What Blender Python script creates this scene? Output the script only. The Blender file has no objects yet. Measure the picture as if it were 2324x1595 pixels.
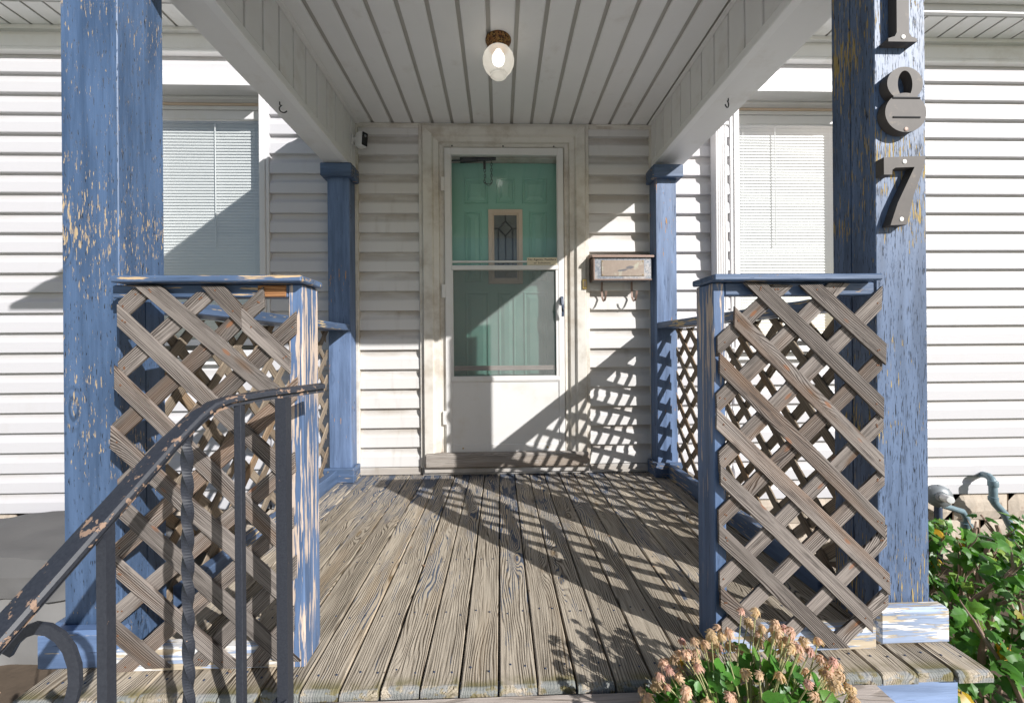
import bpy, bmesh, math, random
from mathutils import Vector, Matrix, noise as mnoise
random.seed(7)
S = bpy.context.scene
COL = S.collection

# ------------------------------------------------------------------ camera
cam_d = bpy.data.cameras.new("camera")
cam = bpy.data.objects.new("camera", cam_d)
COL.objects.link(cam)
cam.location = (0, 0, 0.85)
YAW = math.atan(27 / 920)
ROLL = 0.008
cam.rotation_mode = 'QUATERNION'
fw = Vector((math.sin(YAW), math.cos(YAW), 0))
q = fw.to_track_quat('-Z', 'Y')
cam.rotation_quaternion = q @ Matrix.Rotation(-ROLL, 4, 'Z').to_quaternion()
cam_d.sensor_width = 36
cam_d.lens = 920 / 2324 * 36
cam_d.shift_y = (786 - 797.5) / 2324
cam_d.clip_start = 0.02
cam_d.clip_end = 500
S.camera = cam

# ------------------------------------------------------------------ light
SUN = Vector((0.93, -1.0, 0.715))            # towards the sun
elev = math.atan2(SUN.z, math.hypot(SUN.x, SUN.y))
azim = math.atan2(SUN.x, SUN.y)              # from +Y towards +X
w = bpy.data.worlds.new("World")
S.world = w
w.use_nodes = True
wn = w.node_tree
sky = wn.nodes.new('ShaderNodeTexSky')
sky.sky_type = 'NISHITA'
sky.sun_disc = False
sky.sun_elevation = elev
sky.sun_rotation = azim
sky.air_density = 1.0
sky.dust_density = 1.0
wn.links.new(sky.outputs[0], wn.nodes['Background'].inputs[0])
wn.nodes['Background'].inputs[1].default_value = 0.07
sl = bpy.data.lights.new("sun", 'SUN')
sl.energy = 5.0
sl.angle = math.radians(0.53)
sl.color = (1.0, 0.98, 0.955)
so = bpy.data.objects.new("sun", sl)
so.rotation_euler = (-SUN).to_track_quat('-Z', 'Y').to_euler()
so.location = SUN * 20
COL.objects.link(so)
S.view_settings.view_transform = 'Standard'
S.view_settings.look = 'None'
S.view_settings.gamma = 1.0
S.view_settings.use_curve_mapping = False
S.view_settings.exposure = 0.32
S.cycles.max_bounces = 10
S.cycles.diffuse_bounces = 5
S.cycles.transparent_max_bounces = 16
S.cycles.caustics_reflective = False
S.cycles.caustics_refractive = False

# ------------------------------------------------------------------ mesh helper
class MB:
    def __init__(s):
        s.v = []; s.f = []
    def add(s, vs, fs):
        o = len(s.v)
        s.v += [Vector(p) for p in vs]
        s.f += [tuple(i + o for i in f) for f in fs]
        return s
    def box(s, x0, x1, y0, y1, z0, z1, b=0.0):
        if b <= 0:
            vs = [(x, y, z) for x in (x0, x1) for y in (y0, y1) for z in (z0, z1)]
            return s.add(vs, [(0, 1, 3, 2), (4, 6, 7, 5), (0, 4, 5, 1), (2, 3, 7, 6), (0, 2, 6, 4), (1, 5, 7, 3)])
        b = min(b, (x1 - x0) * .45, (y1 - y0) * .45, (z1 - z0) * .45)
        bm = bmesh.new()
        bmesh.ops.create_cube(bm, size=1)
        for v in bm.verts:
            v.co = Vector(((x0 + x1) / 2 + v.co.x * (x1 - x0), (y0 + y1) / 2 + v.co.y * (y1 - y0), (z0 + z1) / 2 + v.co.z * (z1 - z0)))
        bmesh.ops.bevel(bm, geom=list(bm.edges), offset=b, segments=1, affect='EDGES', profile=.5)
        bm.verts.index_update()
        s.add([v.co.copy() for v in bm.verts], [tuple(v.index for v in f.verts) for f in bm.faces])
        bm.free()
        return s
    def prism(s, pts, y0, y1):
        """polygon of (x, z) extruded from y0 to y1"""
        n = len(pts)
        vs = [(x, y0, z) for x, z in pts] + [(x, y1, z) for x, z in pts]
        fs = [tuple(range(n)), tuple(range(2 * n - 1, n - 1, -1))]
        fs += [(i, i + n, (i + 1) % n + n, (i + 1) % n) for i in range(n)]
        return s.add(vs, fs)
    def extx(s, prof, x0, x1, closed=True, caps=True):
        """profile of (y, z) extruded along x"""
        n = len(prof)
        vs = [(x0, y, z) for y, z in prof] + [(x1, y, z) for y, z in prof]
        m = n if closed else n - 1
        fs = [(i, (i + 1) % n, (i + 1) % n + n, i + n) for i in range(m)]
        if closed and caps:
            fs += [tuple(range(n - 1, -1, -1)), tuple(range(n, 2 * n))]
        return s.add(vs, fs)
    def exty(s, prof, y0, y1):
        return s.prism(prof, y0, y1)
    def tube(s, path, r, n=8, cap=True):
        path = [Vector(p) for p in path]
        rs = r if isinstance(r, (list, tuple)) else [r] * len(path)
        o = len(s.v)
        prev = None
        for i, p in enumerate(path):
            d = (path[min(i + 1, len(path) - 1)] - path[max(i - 1, 0)]).normalized()
            if prev is None:
                a = d.orthogonal().normalized()
            else:
                a = (prev - d * prev.dot(d))
                a = a.normalized() if a.length > 1e-6 else d.orthogonal().normalized()
            prev = a
            b = d.cross(a)
            for k in range(n):
                t = 2 * math.pi * k / n
                s.v.append(p + (a * math.cos(t) + b * math.sin(t)) * rs[i])
        for i in range(len(path) - 1):
            for k in range(n):
                a0 = o + i * n + k; a1 = o + i * n + (k + 1) % n
                s.f.append((a0, a1, a1 + n, a0 + n))
        if cap:
            s.f.append(tuple(o + k for k in range(n - 1, -1, -1)))
            e = o + (len(path) - 1) * n
            s.f.append(tuple(e + k for k in range(n)))
        return s
    def lathe(s, prof, c, n=24, axis=Vector((0, 0, 1))):
        """profile of (r, h) along axis from c"""
        a = axis.orthogonal().normalized(); b = axis.cross(a).normalized(); ax = axis.normalized()
        o = len(s.v); c = Vector(c)
        for r, h in prof:
            for k in range(n):
                t = 2 * math.pi * k / n
                s.v.append(c + ax * h + (a * math.cos(t) + b * math.sin(t)) * r)
        for i in range(len(prof) - 1):
            for k in range(n):
                a0 = o + i * n + k; a1 = o + i * n + (k + 1) % n
                s.f.append((a0, a1, a1 + n, a0 + n))
        s.f.append(tuple(o + k for k in range(n - 1, -1, -1)))
        e = o + (len(prof) - 1) * n
        s.f.append(tuple(e + k for k in range(n)))
        return s
    def sweep(s, path, prof, up=Vector((0, 0, 1)), twist=0.0, cap=True):
        """profile of (side, up) swept along path"""
        path = [Vector(p) for p in path]; n = len(prof); o = len(s.v)
        for i, p in enumerate(path):
            d = (path[min(i + 1, len(path) - 1)] - path[max(i - 1, 0)]).normalized()
            sd = d.cross(up); sd = sd.normalized() if sd.length > 1e-5 else Vector((1, 0, 0))
            u = sd.cross(d).normalized()
            t = twist * i / max(1, len(path) - 1)
            for a, b in prof:
                a2 = a * math.cos(t) - b * math.sin(t); b2 = a * math.sin(t) + b * math.cos(t)
                s.v.append(p + sd * a2 + u * b2)
        for i in range(len(path) - 1):
            for k in range(n):
                a0 = o + i * n + k; a1 = o + i * n + (k + 1) % n
                s.f.append((a0, a1, a1 + n, a0 + n))
        if cap:
            s.f.append(tuple(o + k for k in range(n - 1, -1, -1)))
            e = o + (len(path) - 1) * n
            s.f.append(tuple(e + k for k in range(n)))
        return s
    def mesh(s, name, mat, base=Vector((0, 0, 0)), smooth=False, fix=True):
        me = bpy.data.meshes.new(name)
        me.from_pydata([v - base for v in s.v], [], s.f)
        if fix:
            bm = bmesh.new(); bm.from_mesh(me)
            bmesh.ops.recalc_face_normals(bm, faces=bm.faces)
            bm.to_mesh(me); bm.free()
        me.materials.append(mat)
        if smooth:
            me.polygons.foreach_set('use_smooth', [True] * len(me.polygons))
            try:
                me.set_sharp_from_angle(angle=math.radians(40))
            except Exception:
                pass
        return me

def wloc(o):
    p = Vector((0, 0, 0))
    while o:
        p += o.location; o = o.parent
    return p
def thing(name, label, cat, loc, group=None):
    o = bpy.data.objects.new(name, None)
    o.empty_display_size = .1
    COL.objects.link(o); o.location = loc
    o['label'] = label; o['category'] = cat
    if group: o['group'] = group
    return o
def part(name, mb, mat, parent, smooth=False, label=None, kind=None, fix=True):
    me = mb.mesh(name, mat, wloc(parent) if parent else Vector((0, 0, 0)), smooth, fix)
    o = bpy.data.objects.new(name, me)
    COL.objects.link(o); o.parent = parent
    if label: o['label'] = label
    if kind: o['kind'] = kind
    return o
def piece(name, me, parent, loc, rot=None, scale=None):
    o = bpy.data.objects.new(name, me)
    COL.objects.link(o); o.parent = parent
    o.location = Vector(loc) - wloc(parent)
    if rot is not None: o.rotation_euler = rot
    if scale is not None: o.scale = scale
    return o
def structure(name, mb, mat):
    o = part(name, mb, mat, None); o['kind'] = 'structure'; return o

# ------------------------------------------------------------------ material helper
class NT:
    def __init__(s, name):
        s.m = bpy.data.materials.new(name); s.m.use_nodes = True
        s.t = s.m.node_tree; s.t.nodes.clear()
        s.out = s.t.nodes.new('ShaderNodeOutputMaterial')
        tc = s.n('ShaderNodeTexCoord')
        s.obj = tc.outputs['Object']
        s.rnd = s.n('ShaderNodeObjectInfo').outputs['Random']
    def n(s, typ, **kw):
        nd = s.t.nodes.new(typ)
        for k, v in kw.items(): setattr(nd, k, v)
        return nd
    def set(s, nd, key, val):
        inp = nd.inputs[key]
        if isinstance(val, bpy.types.NodeSocket): s.t.links.new(val, inp)
        elif isinstance(val, (tuple, list)) and len(val) == 3 and inp.type == 'RGBA': inp.default_value = (*val, 1)
        else: inp.default_value = val
    def map(s, scale, off=None, src=None):
        v = s.n('ShaderNodeVectorMath', operation='MULTIPLY')
        s.set(v, 0, src or s.obj); s.set(v, 1, scale)
        if off is None: return v.outputs[0]
        a = s.n('ShaderNodeVectorMath', operation='ADD')
        s.set(a, 0, v.outputs[0]); s.set(a, 1, off)
        return a.outputs[0]
    def rndvec(s, k=37.0):
        c = s.n('ShaderNodeCombineXYZ')
        m = s.math('MULTIPLY', s.rnd, k)
        s.set(c, 0, m); s.set(c, 1, s.math('MULTIPLY', s.rnd, k * 1.7)); s.set(c, 2, s.math('MULTIPLY', s.rnd, k * 2.3))
        return c.outputs[0]
    def noise(s, vec, scale=1.0, detail=4.0, rough=.55, dist=0.0):
        nd = s.n('ShaderNodeTexNoise')
        s.set(nd, 'Vector', vec); s.set(nd, 'Scale', scale); s.set(nd, 'Detail', detail); s.set(nd, 'Roughness', rough); s.set(nd, 'Distortion', dist)
        return nd.outputs[0]
    def wave(s, vec, scale, dist, detail=2.0, dscale=1.0, dirn='X', prof='SIN'):
        nd = s.n('ShaderNodeTexWave', bands_direction=dirn, wave_profile=prof)
        s.set(nd, 'Vector', vec); s.set(nd, 'Scale', scale); s.set(nd, 'Distortion', dist); s.set(nd, 'Detail', detail); s.set(nd, 'Detail Scale', dscale)
        return nd.outputs[1]
    def math(s, op, a, b=None, c=None, clamp=False):
        nd = s.n('ShaderNodeMath', operation=op, use_clamp=clamp)
        s.set(nd, 0, a)
        if b is not None: s.set(nd, 1, b)
        if c is not None: s.set(nd, 2, c)
        return nd.outputs[0]
    def step(s, x, lo, hi, a=0.0, b=1.0):
        nd = s.n('ShaderNodeMapRange', interpolation_type='SMOOTHSTEP')
        s.set(nd, 0, x); s.set(nd, 1, lo); s.set(nd, 2, hi); s.set(nd, 3, a); s.set(nd, 4, b)
        return nd.outputs[0]
    def mix(s, f, a, b, mode='MIX'):
        nd = s.n('ShaderNodeMix', data_type='RGBA', blend_type=mode)
        s.set(nd, 0, f); s.set(nd, 6, a); s.set(nd, 7, b)
        return nd.outputs[2]
    def sep(s, src=None):
        nd = s.n('ShaderNodeSeparateXYZ'); s.set(nd, 0, src or s.obj)
        return nd.outputs
    def bump(s, h, strength=.5, dist=.01):
        nd = s.n('ShaderNodeBump'); s.set(nd, 'Height', h); s.set(nd, 'Strength', strength); s.set(nd, 'Distance', dist)
        return nd.outputs[0]
    def bsdf(s, col, rough=.6, bump=None, metal=0.0, spec=.4, **kw):
        b = s.n('ShaderNodeBsdfPrincipled')
        s.set(b, 'Base Color', col); s.set(b, 'Roughness', rough); s.set(b, 'Metallic', metal); s.set(b, 'Specular IOR Level', spec)
        if bump is not None: s.set(b, 'Normal', bump)
        for k, v in kw.items(): s.set(b, k, v)
        s.t.links.new(b.outputs[0], s.out.inputs[0])
        return s.m

def axscale(axis, cross, along):
    return {'X': (along, cross, cross), 'Y': (cross, along, cross), 'Z': (cross, cross, along)}[axis]

def paint_wood(name, base, wood=(.50, .36, .19), axis='Z', thr=.64, patch=.30, crack=.45, under=None, cross=75, along=6, ckc=230, cka=9, ckt=.36):
    """old blue paint over timber: flakes that follow the grain, dark checks, weathered tint"""
    n = NT(name)
    off = n.rndvec()
    big = n.noise(n.map((3.0, 3.0, 3.0), off), 1, 3)
    fl = n.noise(n.map(axscale(axis, cross, along), off), 1, 5, .6)
    m = n.math('ADD', fl, n.math('MULTIPLY', n.math('SUBTRACT', big, .5), patch * 2))
    chip = n.step(m, thr, thr + .035)
    ck = n.noise(n.map(axscale(axis, ckc, cka), off), 1, 3, .6)
    ckm = n.math('MULTIPLY', n.step(ck, ckt - .06, ckt, 1.0, 0.0), crack)
    tint = n.noise(n.map(axscale(axis, 26, 2.5), off), 1, 4, .65)
    c1 = n.mix(n.step(tint, .3, .7), tuple(x * .80 for x in base), tuple(min(1, x * 1.28 + .012) for x in base))
    vk = n.n('ShaderNodeTexVoronoi'); n.set(vk, 'Vector', n.map(axscale(axis, 6.5, 2.4), off)); n.set(vk, 'Scale', 1.0)
    ring = n.math('SINE', n.math('ADD', n.math('MULTIPLY', vk.outputs[0], 95.0), n.math('MULTIPLY', tint, 9.0)))
    kz = n.math('MULTIPLY', n.step(vk.outputs[0], .10, .20, 1.0, 0.0), n.step(ring, -.2, .8))
    c1 = n.mix(n.math('MULTIPLY', kz, .6), c1, tuple(x * .3 for x in base))
    wn_ = n.noise(n.map(axscale(axis, 160, 8), off), 1, 3)
    cw = n.mix(wn_, tuple(x * .65 for x in wood), tuple(min(1, x * 1.3) for x in wood))
    if under:
        u = n.step(n.noise(n.map(axscale(axis, 45, 9), off), 1, 4), .47, .55)
        cw = n.mix(u, cw, under)
    col = n.mix(chip, c1, cw)
    col = n.mix(ckm, col, tuple(x * .12 for x in base))
    h = n.math('ADD', n.math('MULTIPLY', chip, -.55), n.math('ADD', n.math('MULTIPLY', ckm, -1.0), n.math('MULTIPLY', wn_, .35)))
    return n.bsdf(col, n.mix(chip, (.48,) * 3, (.85,) * 3), n.bump(h, .55, .004))

def bare_wood(name, c_lo, c_hi, axis='Y', paint=None, pthr=.6, warm=(.36, .21, .09), warmamt=.25, lines=.6, moss=False, ygrad=None, pitch=.0062, contrast=.75, var=.28, rust=False):
    """weathered timber: growth lines that bend round knots, streaks, checks, optional remains of paint"""
    n = NT(name)
    off = n.rndvec(53)
    cr = {'X': 2, 'Y': 0, 'Z': 0}[axis]
    ci = n.sep(n.map((1, 1, 1), off))[cr]
    # knots push the growth lines aside
    vo = n.n('ShaderNodeTexVoronoi'); n.set(vo, 'Vector', n.map(axscale(axis, 9.0, 2.6), off)); n.set(vo, 'Scale', 1.0); n.set(vo, 'Randomness', 1.0)
    kd = vo.outputs[0]
    kn = n.step(kd, .0, .42, 1.0, 0.0)
    w1 = n.noise(n.map(axscale(axis, 13, 2.0), off), 1, 2, .5)
    w2 = n.noise(n.map(axscale(axis, 40, 6), off), 1, 3, .55)
    ph = n.math('ADD', n.math('MULTIPLY', ci, 6.2832 / pitch), n.math('MULTIPLY', w1, 62.0))
    ph = n.math('ADD', ph, n.math('ADD', n.math('MULTIPLY', w2, 7.0), n.math('MULTIPLY', n.math('POWER', kn, 1.5), 26.0)))
    sn = n.math('SINE', ph)
    ln = n.step(sn, -.2, .95)                                   # 1 on the dark late wood
    st = n.noise(n.map(axscale(axis, 330, 7.0), off), 1, 3, .6)
    lo = n.noise(n.map(axscale(axis, 9, .9), off), 1, 3)
    amp = n.step(n.noise(n.map(axscale(axis, 18, 2.0), off), 1, 3), .32, .62)
    g = n.math('SUBTRACT', n.math('ADD', n.math('MULTIPLY', st, .9), .12), n.math('MULTIPLY', n.math('MULTIPLY', ln, amp), .42 * contrast))
    col = n.mix(n.step(g, .10, .78), c_lo, c_hi)
    col = n.mix(n.math('MULTIPLY', n.step(lo, .5, .72), warmamt), col, warm)
    col = n.mix(1.0, col, n.math('ADD', 1.0 - var / 2, n.math('MULTIPLY', n.rnd, var)), 'MULTIPLY')
    ck = n.noise(n.map(axscale(axis, 210, 3.2), off), 1, 2, .5)
    ckm = n.math('MULTIPLY', n.step(ck, .26, .33, 1.0, 0.0), lines)
    col = n.mix(ckm, col, tuple(x * .2 for x in c_lo))
    col = n.mix(n.step(kd, .03, .13, .75, 0.0), col, tuple(x * .5 for x in warm))
    if rust:
        v2 = n.n('ShaderNodeTexVoronoi'); n.set(v2, 'Vector', n.map(axscale(axis, 19, 7.5), off)); n.set(v2, 'Scale', 1.0)
        col = n.mix(n.step(v2.outputs[0], .05, .13, .6, 0.0), col, (.30, .12, .05))
        blot = n.noise(n.map(axscale(axis, 60, 9), n.rndvec(91)), 1, 4)
        col = n.mix(n.math('MULTIPLY', n.step(blot, .56, .68), .55), col, (.07, .06, .055))
    h = n.math('SUBTRACT', n.math('MULTIPLY', g, 1.0), n.math('MULTIPLY', ckm, 1.4))
    if paint:
        pn = n.noise(n.map(axscale(axis, 26, 5), off), 1, 6, .66)
        mm = n.math('ADD', n.math('MULTIPLY', pn, .70), n.math('MULTIPLY', ln, .15))
        mm = n.math('ADD', mm, n.math('MULTIPLY', n.math('SUBTRACT', n.noise(n.map((1.7, 1.3, 1), off), 1, 2), .5), .35))
        if ygrad:
            sx = n.sep()
            mm = n.math('ADD', mm, n.math('MULTIPLY', n.math('SUBTRACT', sx[1], ygrad[0]), ygrad[1]))
        mm = n.math('ADD', mm, n.math('MULTIPLY', n.math('SUBTRACT', n.rnd, .5), .10))
        pm = n.step(mm, pthr, pthr + .025)
        col = n.mix(n.math('MULTIPLY', pm, .9), col, paint)
        h = n.math('ADD', h, n.math('MULTIPLY', pm, .5))
    if moss:
        sx = n.sep()
        nz = n.noise(n.map((14, 14, 14), off), 1, 4)
        mz = n.math('MULTIPLY', n.step(sx[1], .05, .010), n.step(nz, .40, .58))
        col = n.mix(n.math('MULTIPLY', mz, .75), col, (.15, .135, .05))
        pz = n.math('MULTIPLY', n.step(sx[1], .016, .006), n.step(n.noise(n.map((22, 22, 40), off), 1, 4), .46, .52))
        col = n.mix(n.math('MULTIPLY', pz, .6), col, (.25, .28, .31))
    return n.bsdf(col, .85, n.bump(h, .6, .0035), spec=.2)

def plain(name, col, rough=.5, var=.12, scale=8.0, metal=0.0, bump=.0, dirt=None, dscale=3.0, dthr=(.5, .75), damt=.5, spec=.4, fine=120):
    n = NT(name)
    off = n.rndvec(11)
    v = n.noise(n.map((scale,) * 3, off), 1, 5)
    c = n.mix(v, tuple(x * (1 - var) for x in col), tuple(min(1, x * (1 + var)) for x in col))
    if dirt:
        d = n.step(n.noise(n.map((dscale,) * 3, off), 1, 6, .65), *dthr)
        c = n.mix(n.math('MULTIPLY', d, damt), c, dirt)
    b = n.bump(n.noise(n.map((fine,) * 3, off), 1, 3), bump, .003) if bump else None
    return n.bsdf(c, rough, b, metal, spec)

M = {}
BLUE = (.068, .11, .196)
M['post_tan'] = paint_wood('blue_paint_tan_flakes', (.054, .096, .18), (.46, .345, .21), 'Z', .652, .28, 1.0, cross=230, along=34, ckc=300, cka=40, ckt=.385)
M['post_crack'] = paint_wood('blue_paint_black_checks', (.086, .128, .215), (.40, .29, .11), 'Z', .615, .32, 1.0, cross=190, along=16, ckc=380, cka=26, ckt=.415)
M['post_rear'] = paint_wood('blue_paint_rear', (.105, .16, .28), (.50, .27, .10), 'Z', .70, .26, .7, cross=110, along=14)
M['trim_x'] = paint_wood('blue_trim_x', BLUE, (.55, .40, .24), 'X', .63, .3, .6, cross=110, along=9)
M['trim_pale'] = paint_wood('pale_worn_trim', (.30, .37, .51), (.50, .42, .31), 'X', .47, .2, .8, under=(.74, .72, .70), cross=110, along=7)
M['base_dark'] = paint_wood('worn_base_block', (.10, .16, .29), (.50, .43, .34), 'X', .60, .2, .9, cross=110, along=7)
M['trim_y'] = paint_wood('blue_trim_y', BLUE, (.58, .44, .24), 'Y', .62, .35, .6, cross=110, along=9)
M['newel'] = paint_wood('newel_peeling', (.088, .145, .265), (.58, .47, .39), 'Z', .55, .36, .6, cross=110, along=5)
M['deck'] = bare_wood('weathered_deck', (.080, .061, .043), (.535, .465, .37), 'Y', (.075, .10, .15), .475, warm=(.40, .26, .12), moss=True, ygrad=(1.0, .13), lines=1.0, contrast=.95, var=.42, pitch=.0085)
M['lattice'] = bare_wood('weathered_lattice', (.042, .033, .028), (.29, .255, .23), 'X', warm=(.24, .14, .08), warmamt=.45, lines=1.0, pitch=.0042, contrast=1.1, var=.6, rust=True)
M['lattice_dark'] = bare_wood('weathered_side_lattice', (.075, .055, .04), (.33, .27, .205), 'X', warm=(.30, .16, .06), warmamt=.45, lines=.6, pitch=.0048)
M['riser'] = paint_wood('blue_riser', (.20, .275, .44), (.55, .40, .26), 'X', .66, .2, .6, cross=70, along=6)
M['step'] = bare_wood('worn_step', (.34, .29, .25), (.60, .53, .48), 'X', warmamt=.1, lines=.5)
M['rot'] = bare_wood('rotten_wood', (.12, .05, .02), (.40, .20, .09), 'X', warmamt=.5, lines=.9)

def siding(name, base, dirtcol, damt):
    n = NT(name)
    off = n.rndvec(23)
    sx = n.sep()
    emb = n.noise(n.map((5, 90, 90), off), 1, 3)
    cl = n.noise(n.map((2.2, 4, 9), off), 1, 5, .6)
    up = n.step(sx[2], .05, .115)                      # grime lodges in the cove of the lap
    streak = n.noise(n.map((16, 4, 3), off), 1, 4)
    d = n.math('MULTIPLY', n.math('MULTIPLY', up, n.step(cl, .28, .62)), damt)
    d = n.math('ADD', d, n.math('MULTIPLY', n.step(streak, .55, .8), damt * .35), clamp=True)
    c = n.mix(n.math('MULTIPLY', emb, .5), base, tuple(x * .93 for x in base))
    c = n.mix(d, c, dirtcol)
    return n.bsdf(c, .42, n.bump(emb, .12, .002), spec=.35)
M['siding'] = siding('vinyl_siding', (.575, .565, .585), (.47, .435, .40), .42)
M['siding_dirty'] = siding('vinyl_siding_grimy', (.655, .64, .625), (.32, .275, .225), .70)
M['trim'] = plain('white_trim', (.67, .66, .665), .4, .05, 5, dirt=(.55, .50, .42), dscale=7, damt=.25)
M['cream'] = plain('cream_door_casing', (.66, .63, .575), .45, .06, 5, dirt=(.34, .275, .20), dscale=5.5, dthr=(.42, .72), damt=.62)
M['ceiling'] = plain('ceiling_white', (.83, .825, .82), .5, .05, 6, bump=.1, dirt=(.45, .40, .33), dscale=6, dthr=(.55, .8), damt=.35)
M['beam'] = plain('beam_cladding', (.79, .782, .778), .45, .05, 5, bump=.08, dirt=(.42, .36, .28), dscale=5, damt=.3)
M['groove_shade'] = plain('ceiling_groove_shade', (.46, .445, .41), .6, .1, 9)  # backing darker than the boards: shade of the gaps put into the colour
M['door_white'] = plain('storm_door_white', (.70, .685, .665), .35, .03, 4, dirt=(.55, .48, .38), dscale=6, dthr=(.5, .8), damt=.4)
M['green'] = plain('green_door', (.24, .48, .40), .38, .10, 5, bump=.12, fine=60)
M['lite'] = plain('lite_frame', (.63, .50, .40), .4, .05, 5)
M['lead'] = plain('lead_came', (.03, .032, .035), .45, .2, 30, metal=.5)
M['dark'] = plain('dark_cavity', (.03, .03, .032), .9)
M['black'] = plain('black_metal', (.02, .02, .023), .4, .2, 20, metal=.2)
M['slat'] = plain('blind_slat', (.80, .80, .80), .4, .03, 3)
M['copper'] = plain('copper_lid', (.24, .165, .135), .5, .2, 14, metal=.2, dirt=(.14, .09, .07), damt=.4, dscale=12)
M['brass'] = plain('brass', (.55, .40, .16), .35, .15, 20, metal=.8, dirt=(.2, .15, .08), damt=.4, dscale=25)
M['number'] = plain('aged_bronze', (.085, .073, .066), .6, .25, 22, metal=.0, dirt=(.20, .16, .12), dscale=24, dthr=(.56, .70), damt=.6)
M['screw'] = plain('screw_white', (.80, .78, .74), .4)
M['pipe'] = plain('painted_pipe', (.17, .25, .29), .42, .15, 14, dirt=(.12, .12, .11), dscale=18, damt=.4)
M['pipe_dark'] = plain('dark_pipe', (.06, .08, .13), .5, .2, 14)
M['grey_metal'] = plain('regulator_grey', (.25, .27, .285), .4, .15, 14, metal=.2, dirt=(.16, .14, .12), dscale=18, damt=.4)
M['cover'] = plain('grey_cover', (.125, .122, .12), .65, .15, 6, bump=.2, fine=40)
M['cover_lit'] = plain('grey_cover_lit', (.22, .216, .212), .65, .12, 6, bump=.2, fine=40)  # same fabric made paler: sunlight on the lower sides put into the colour
M['stone'] = plain('foundation_block', (.50, .43, .355), .9, .25, 14, bump=.9, dirt=(.30, .22, .17), dscale=22, damt=.6, fine=45)
M['mortar'] = plain('mortar', (.42, .33, .28), .95, .2, 20, bump=.5)
M['concrete'] = plain('concrete', (.60, .59, .57), .9, .12, 4, bump=.3, dirt=(.30, .28, .25), dscale=3, damt=.4)  # pale tone of the added slab, raised for its bounce light
M['soil'] = plain('soil', (.115, .085, .06), .95, .35, 14, bump=.9, fine=40)
M['grass'] = plain('grass', (.07, .115, .035), .9, .4, 30, bump=.9)
M['sign'] = plain('sign_cream', (.66, .58, .42), .4, .04, 10)
M['ink'] = plain('sign_ink', (.035, .025, .02), .6)
M['white_plastic'] = plain('white_plastic', (.75, .75, .74), .35, .03, 5)
M['bark'] = plain('shrub_bark', (.27, .19, .145), .85, .3, 25, bump=.5, fine=70)
M['twig'] = plain('dry_twig', (.30, .20, .13), .85, .3, 25)
M['stem'] = plain('mum_stem', (.36, .36, .17), .7, .35, 30)
M['roof'] = plain('shingle', (.09, .085, .08), .9, .3, 20, bump=.6)
M['pot'] = plain('clay_pot', (.30, .13, .08), .8, .2, 10)
M['rust_nail'] = plain('rusty_nail', (.16, .075, .04), .8, .4, 60)
M['nail'] = plain('nail_head', (.035, .05, .09), .6)

# iron with tan rust flakes on the top
def iron(name, chip):
    n = NT(name)
    a = n.noise(n.map((40, 30, 30)), 1, 5, .6)
    b = n.noise(n.map((110, 80, 80)), 1, 4, .6)
    m = n.step(n.math('ADD', n.math('MULTIPLY', a, .5), n.math('MULTIPLY', b, .5)), chip, chip + .02)
    f = n.noise(n.map((240,) * 3), 1, 2)
    c = n.mix(f, (.016, .018, .026), (.045, .050, .062))
    c = n.mix(n.math('MULTIPLY', m, .9), c, (.29, .195, .14))
    return n.bsdf(c, n.mix(m, (.45,) * 3, (.8,) * 3), n.bump(n.math('SUBTRACT', 0.0, m), .3, .002), metal=0.0, spec=.3)
M['iron'] = iron('black_iron_rail', .555)
M['iron_post'] = iron('black_iron_post', .66)
# sheet metal of the mailbox, and the stained plate
def mailbox_mat():
    n = NT('speckled_steel')
    f = n.noise(n.map((90, 90, 90)), 1, 4, .7)
    g = n.noise(n.map((11, 11, 11)), 1, 3)
    c = n.mix(n.step(f, .42, .58), (.17, .185, .215), (.29, .30, .325))
    c = n.mix(n.math('MULTIPLY', n.step(g, .5, .7), .35), c, (.55, .46, .38))
    return n.bsdf(c, .42, metal=.35)
M['mailbox'] = mailbox_mat()
def plate_mat():
    n = NT('stained_plate')
    f = n.noise(n.map((40, 40, 40)), 1, 5, .7)
    sx = n.sep()
    c = n.mix(f, (.20, .155, .125), (.32, .265, .22))
    edge = n.step(n.noise(n.map((18, 18, 18)), 1, 4), .56, .66)
    c = n.mix(n.math('MULTIPLY', edge, .4), c, (.42, .45, .36))
    # dark worn blot: two overlapping soft ellipses
    def blot(cx, cz, rx, rz, tilt):
        dx = n.math('SUBTRACT', sx[0], cx); dz = n.math('SUBTRACT', n.math('SUBTRACT', sx[2], cz), n.math('MULTIPLY', dx, tilt))
        q1 = n.math('ADD', n.math('POWER', n.math('DIVIDE', dx, rx), 2.0), n.math('POWER', n.math('DIVIDE', dz, rz), 2.0))
        return n.step(n.math('ADD', q1, n.math('MULTIPLY', n.noise(n.map((150,) * 3), 1, 3), .9)), .75, 1.35, 1.0, 0.0)
    k = n.math('MAXIMUM', blot(-.002, -.014, .042, .0085, .12), blot(.045, .004, .034, .013, .14))
    c = n.mix(n.math('MULTIPLY', k, .8), c, (.075, .08, .10))
    return n.bsdf(c, .5, metal=.3)
M['plate'] = plate_mat()

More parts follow.
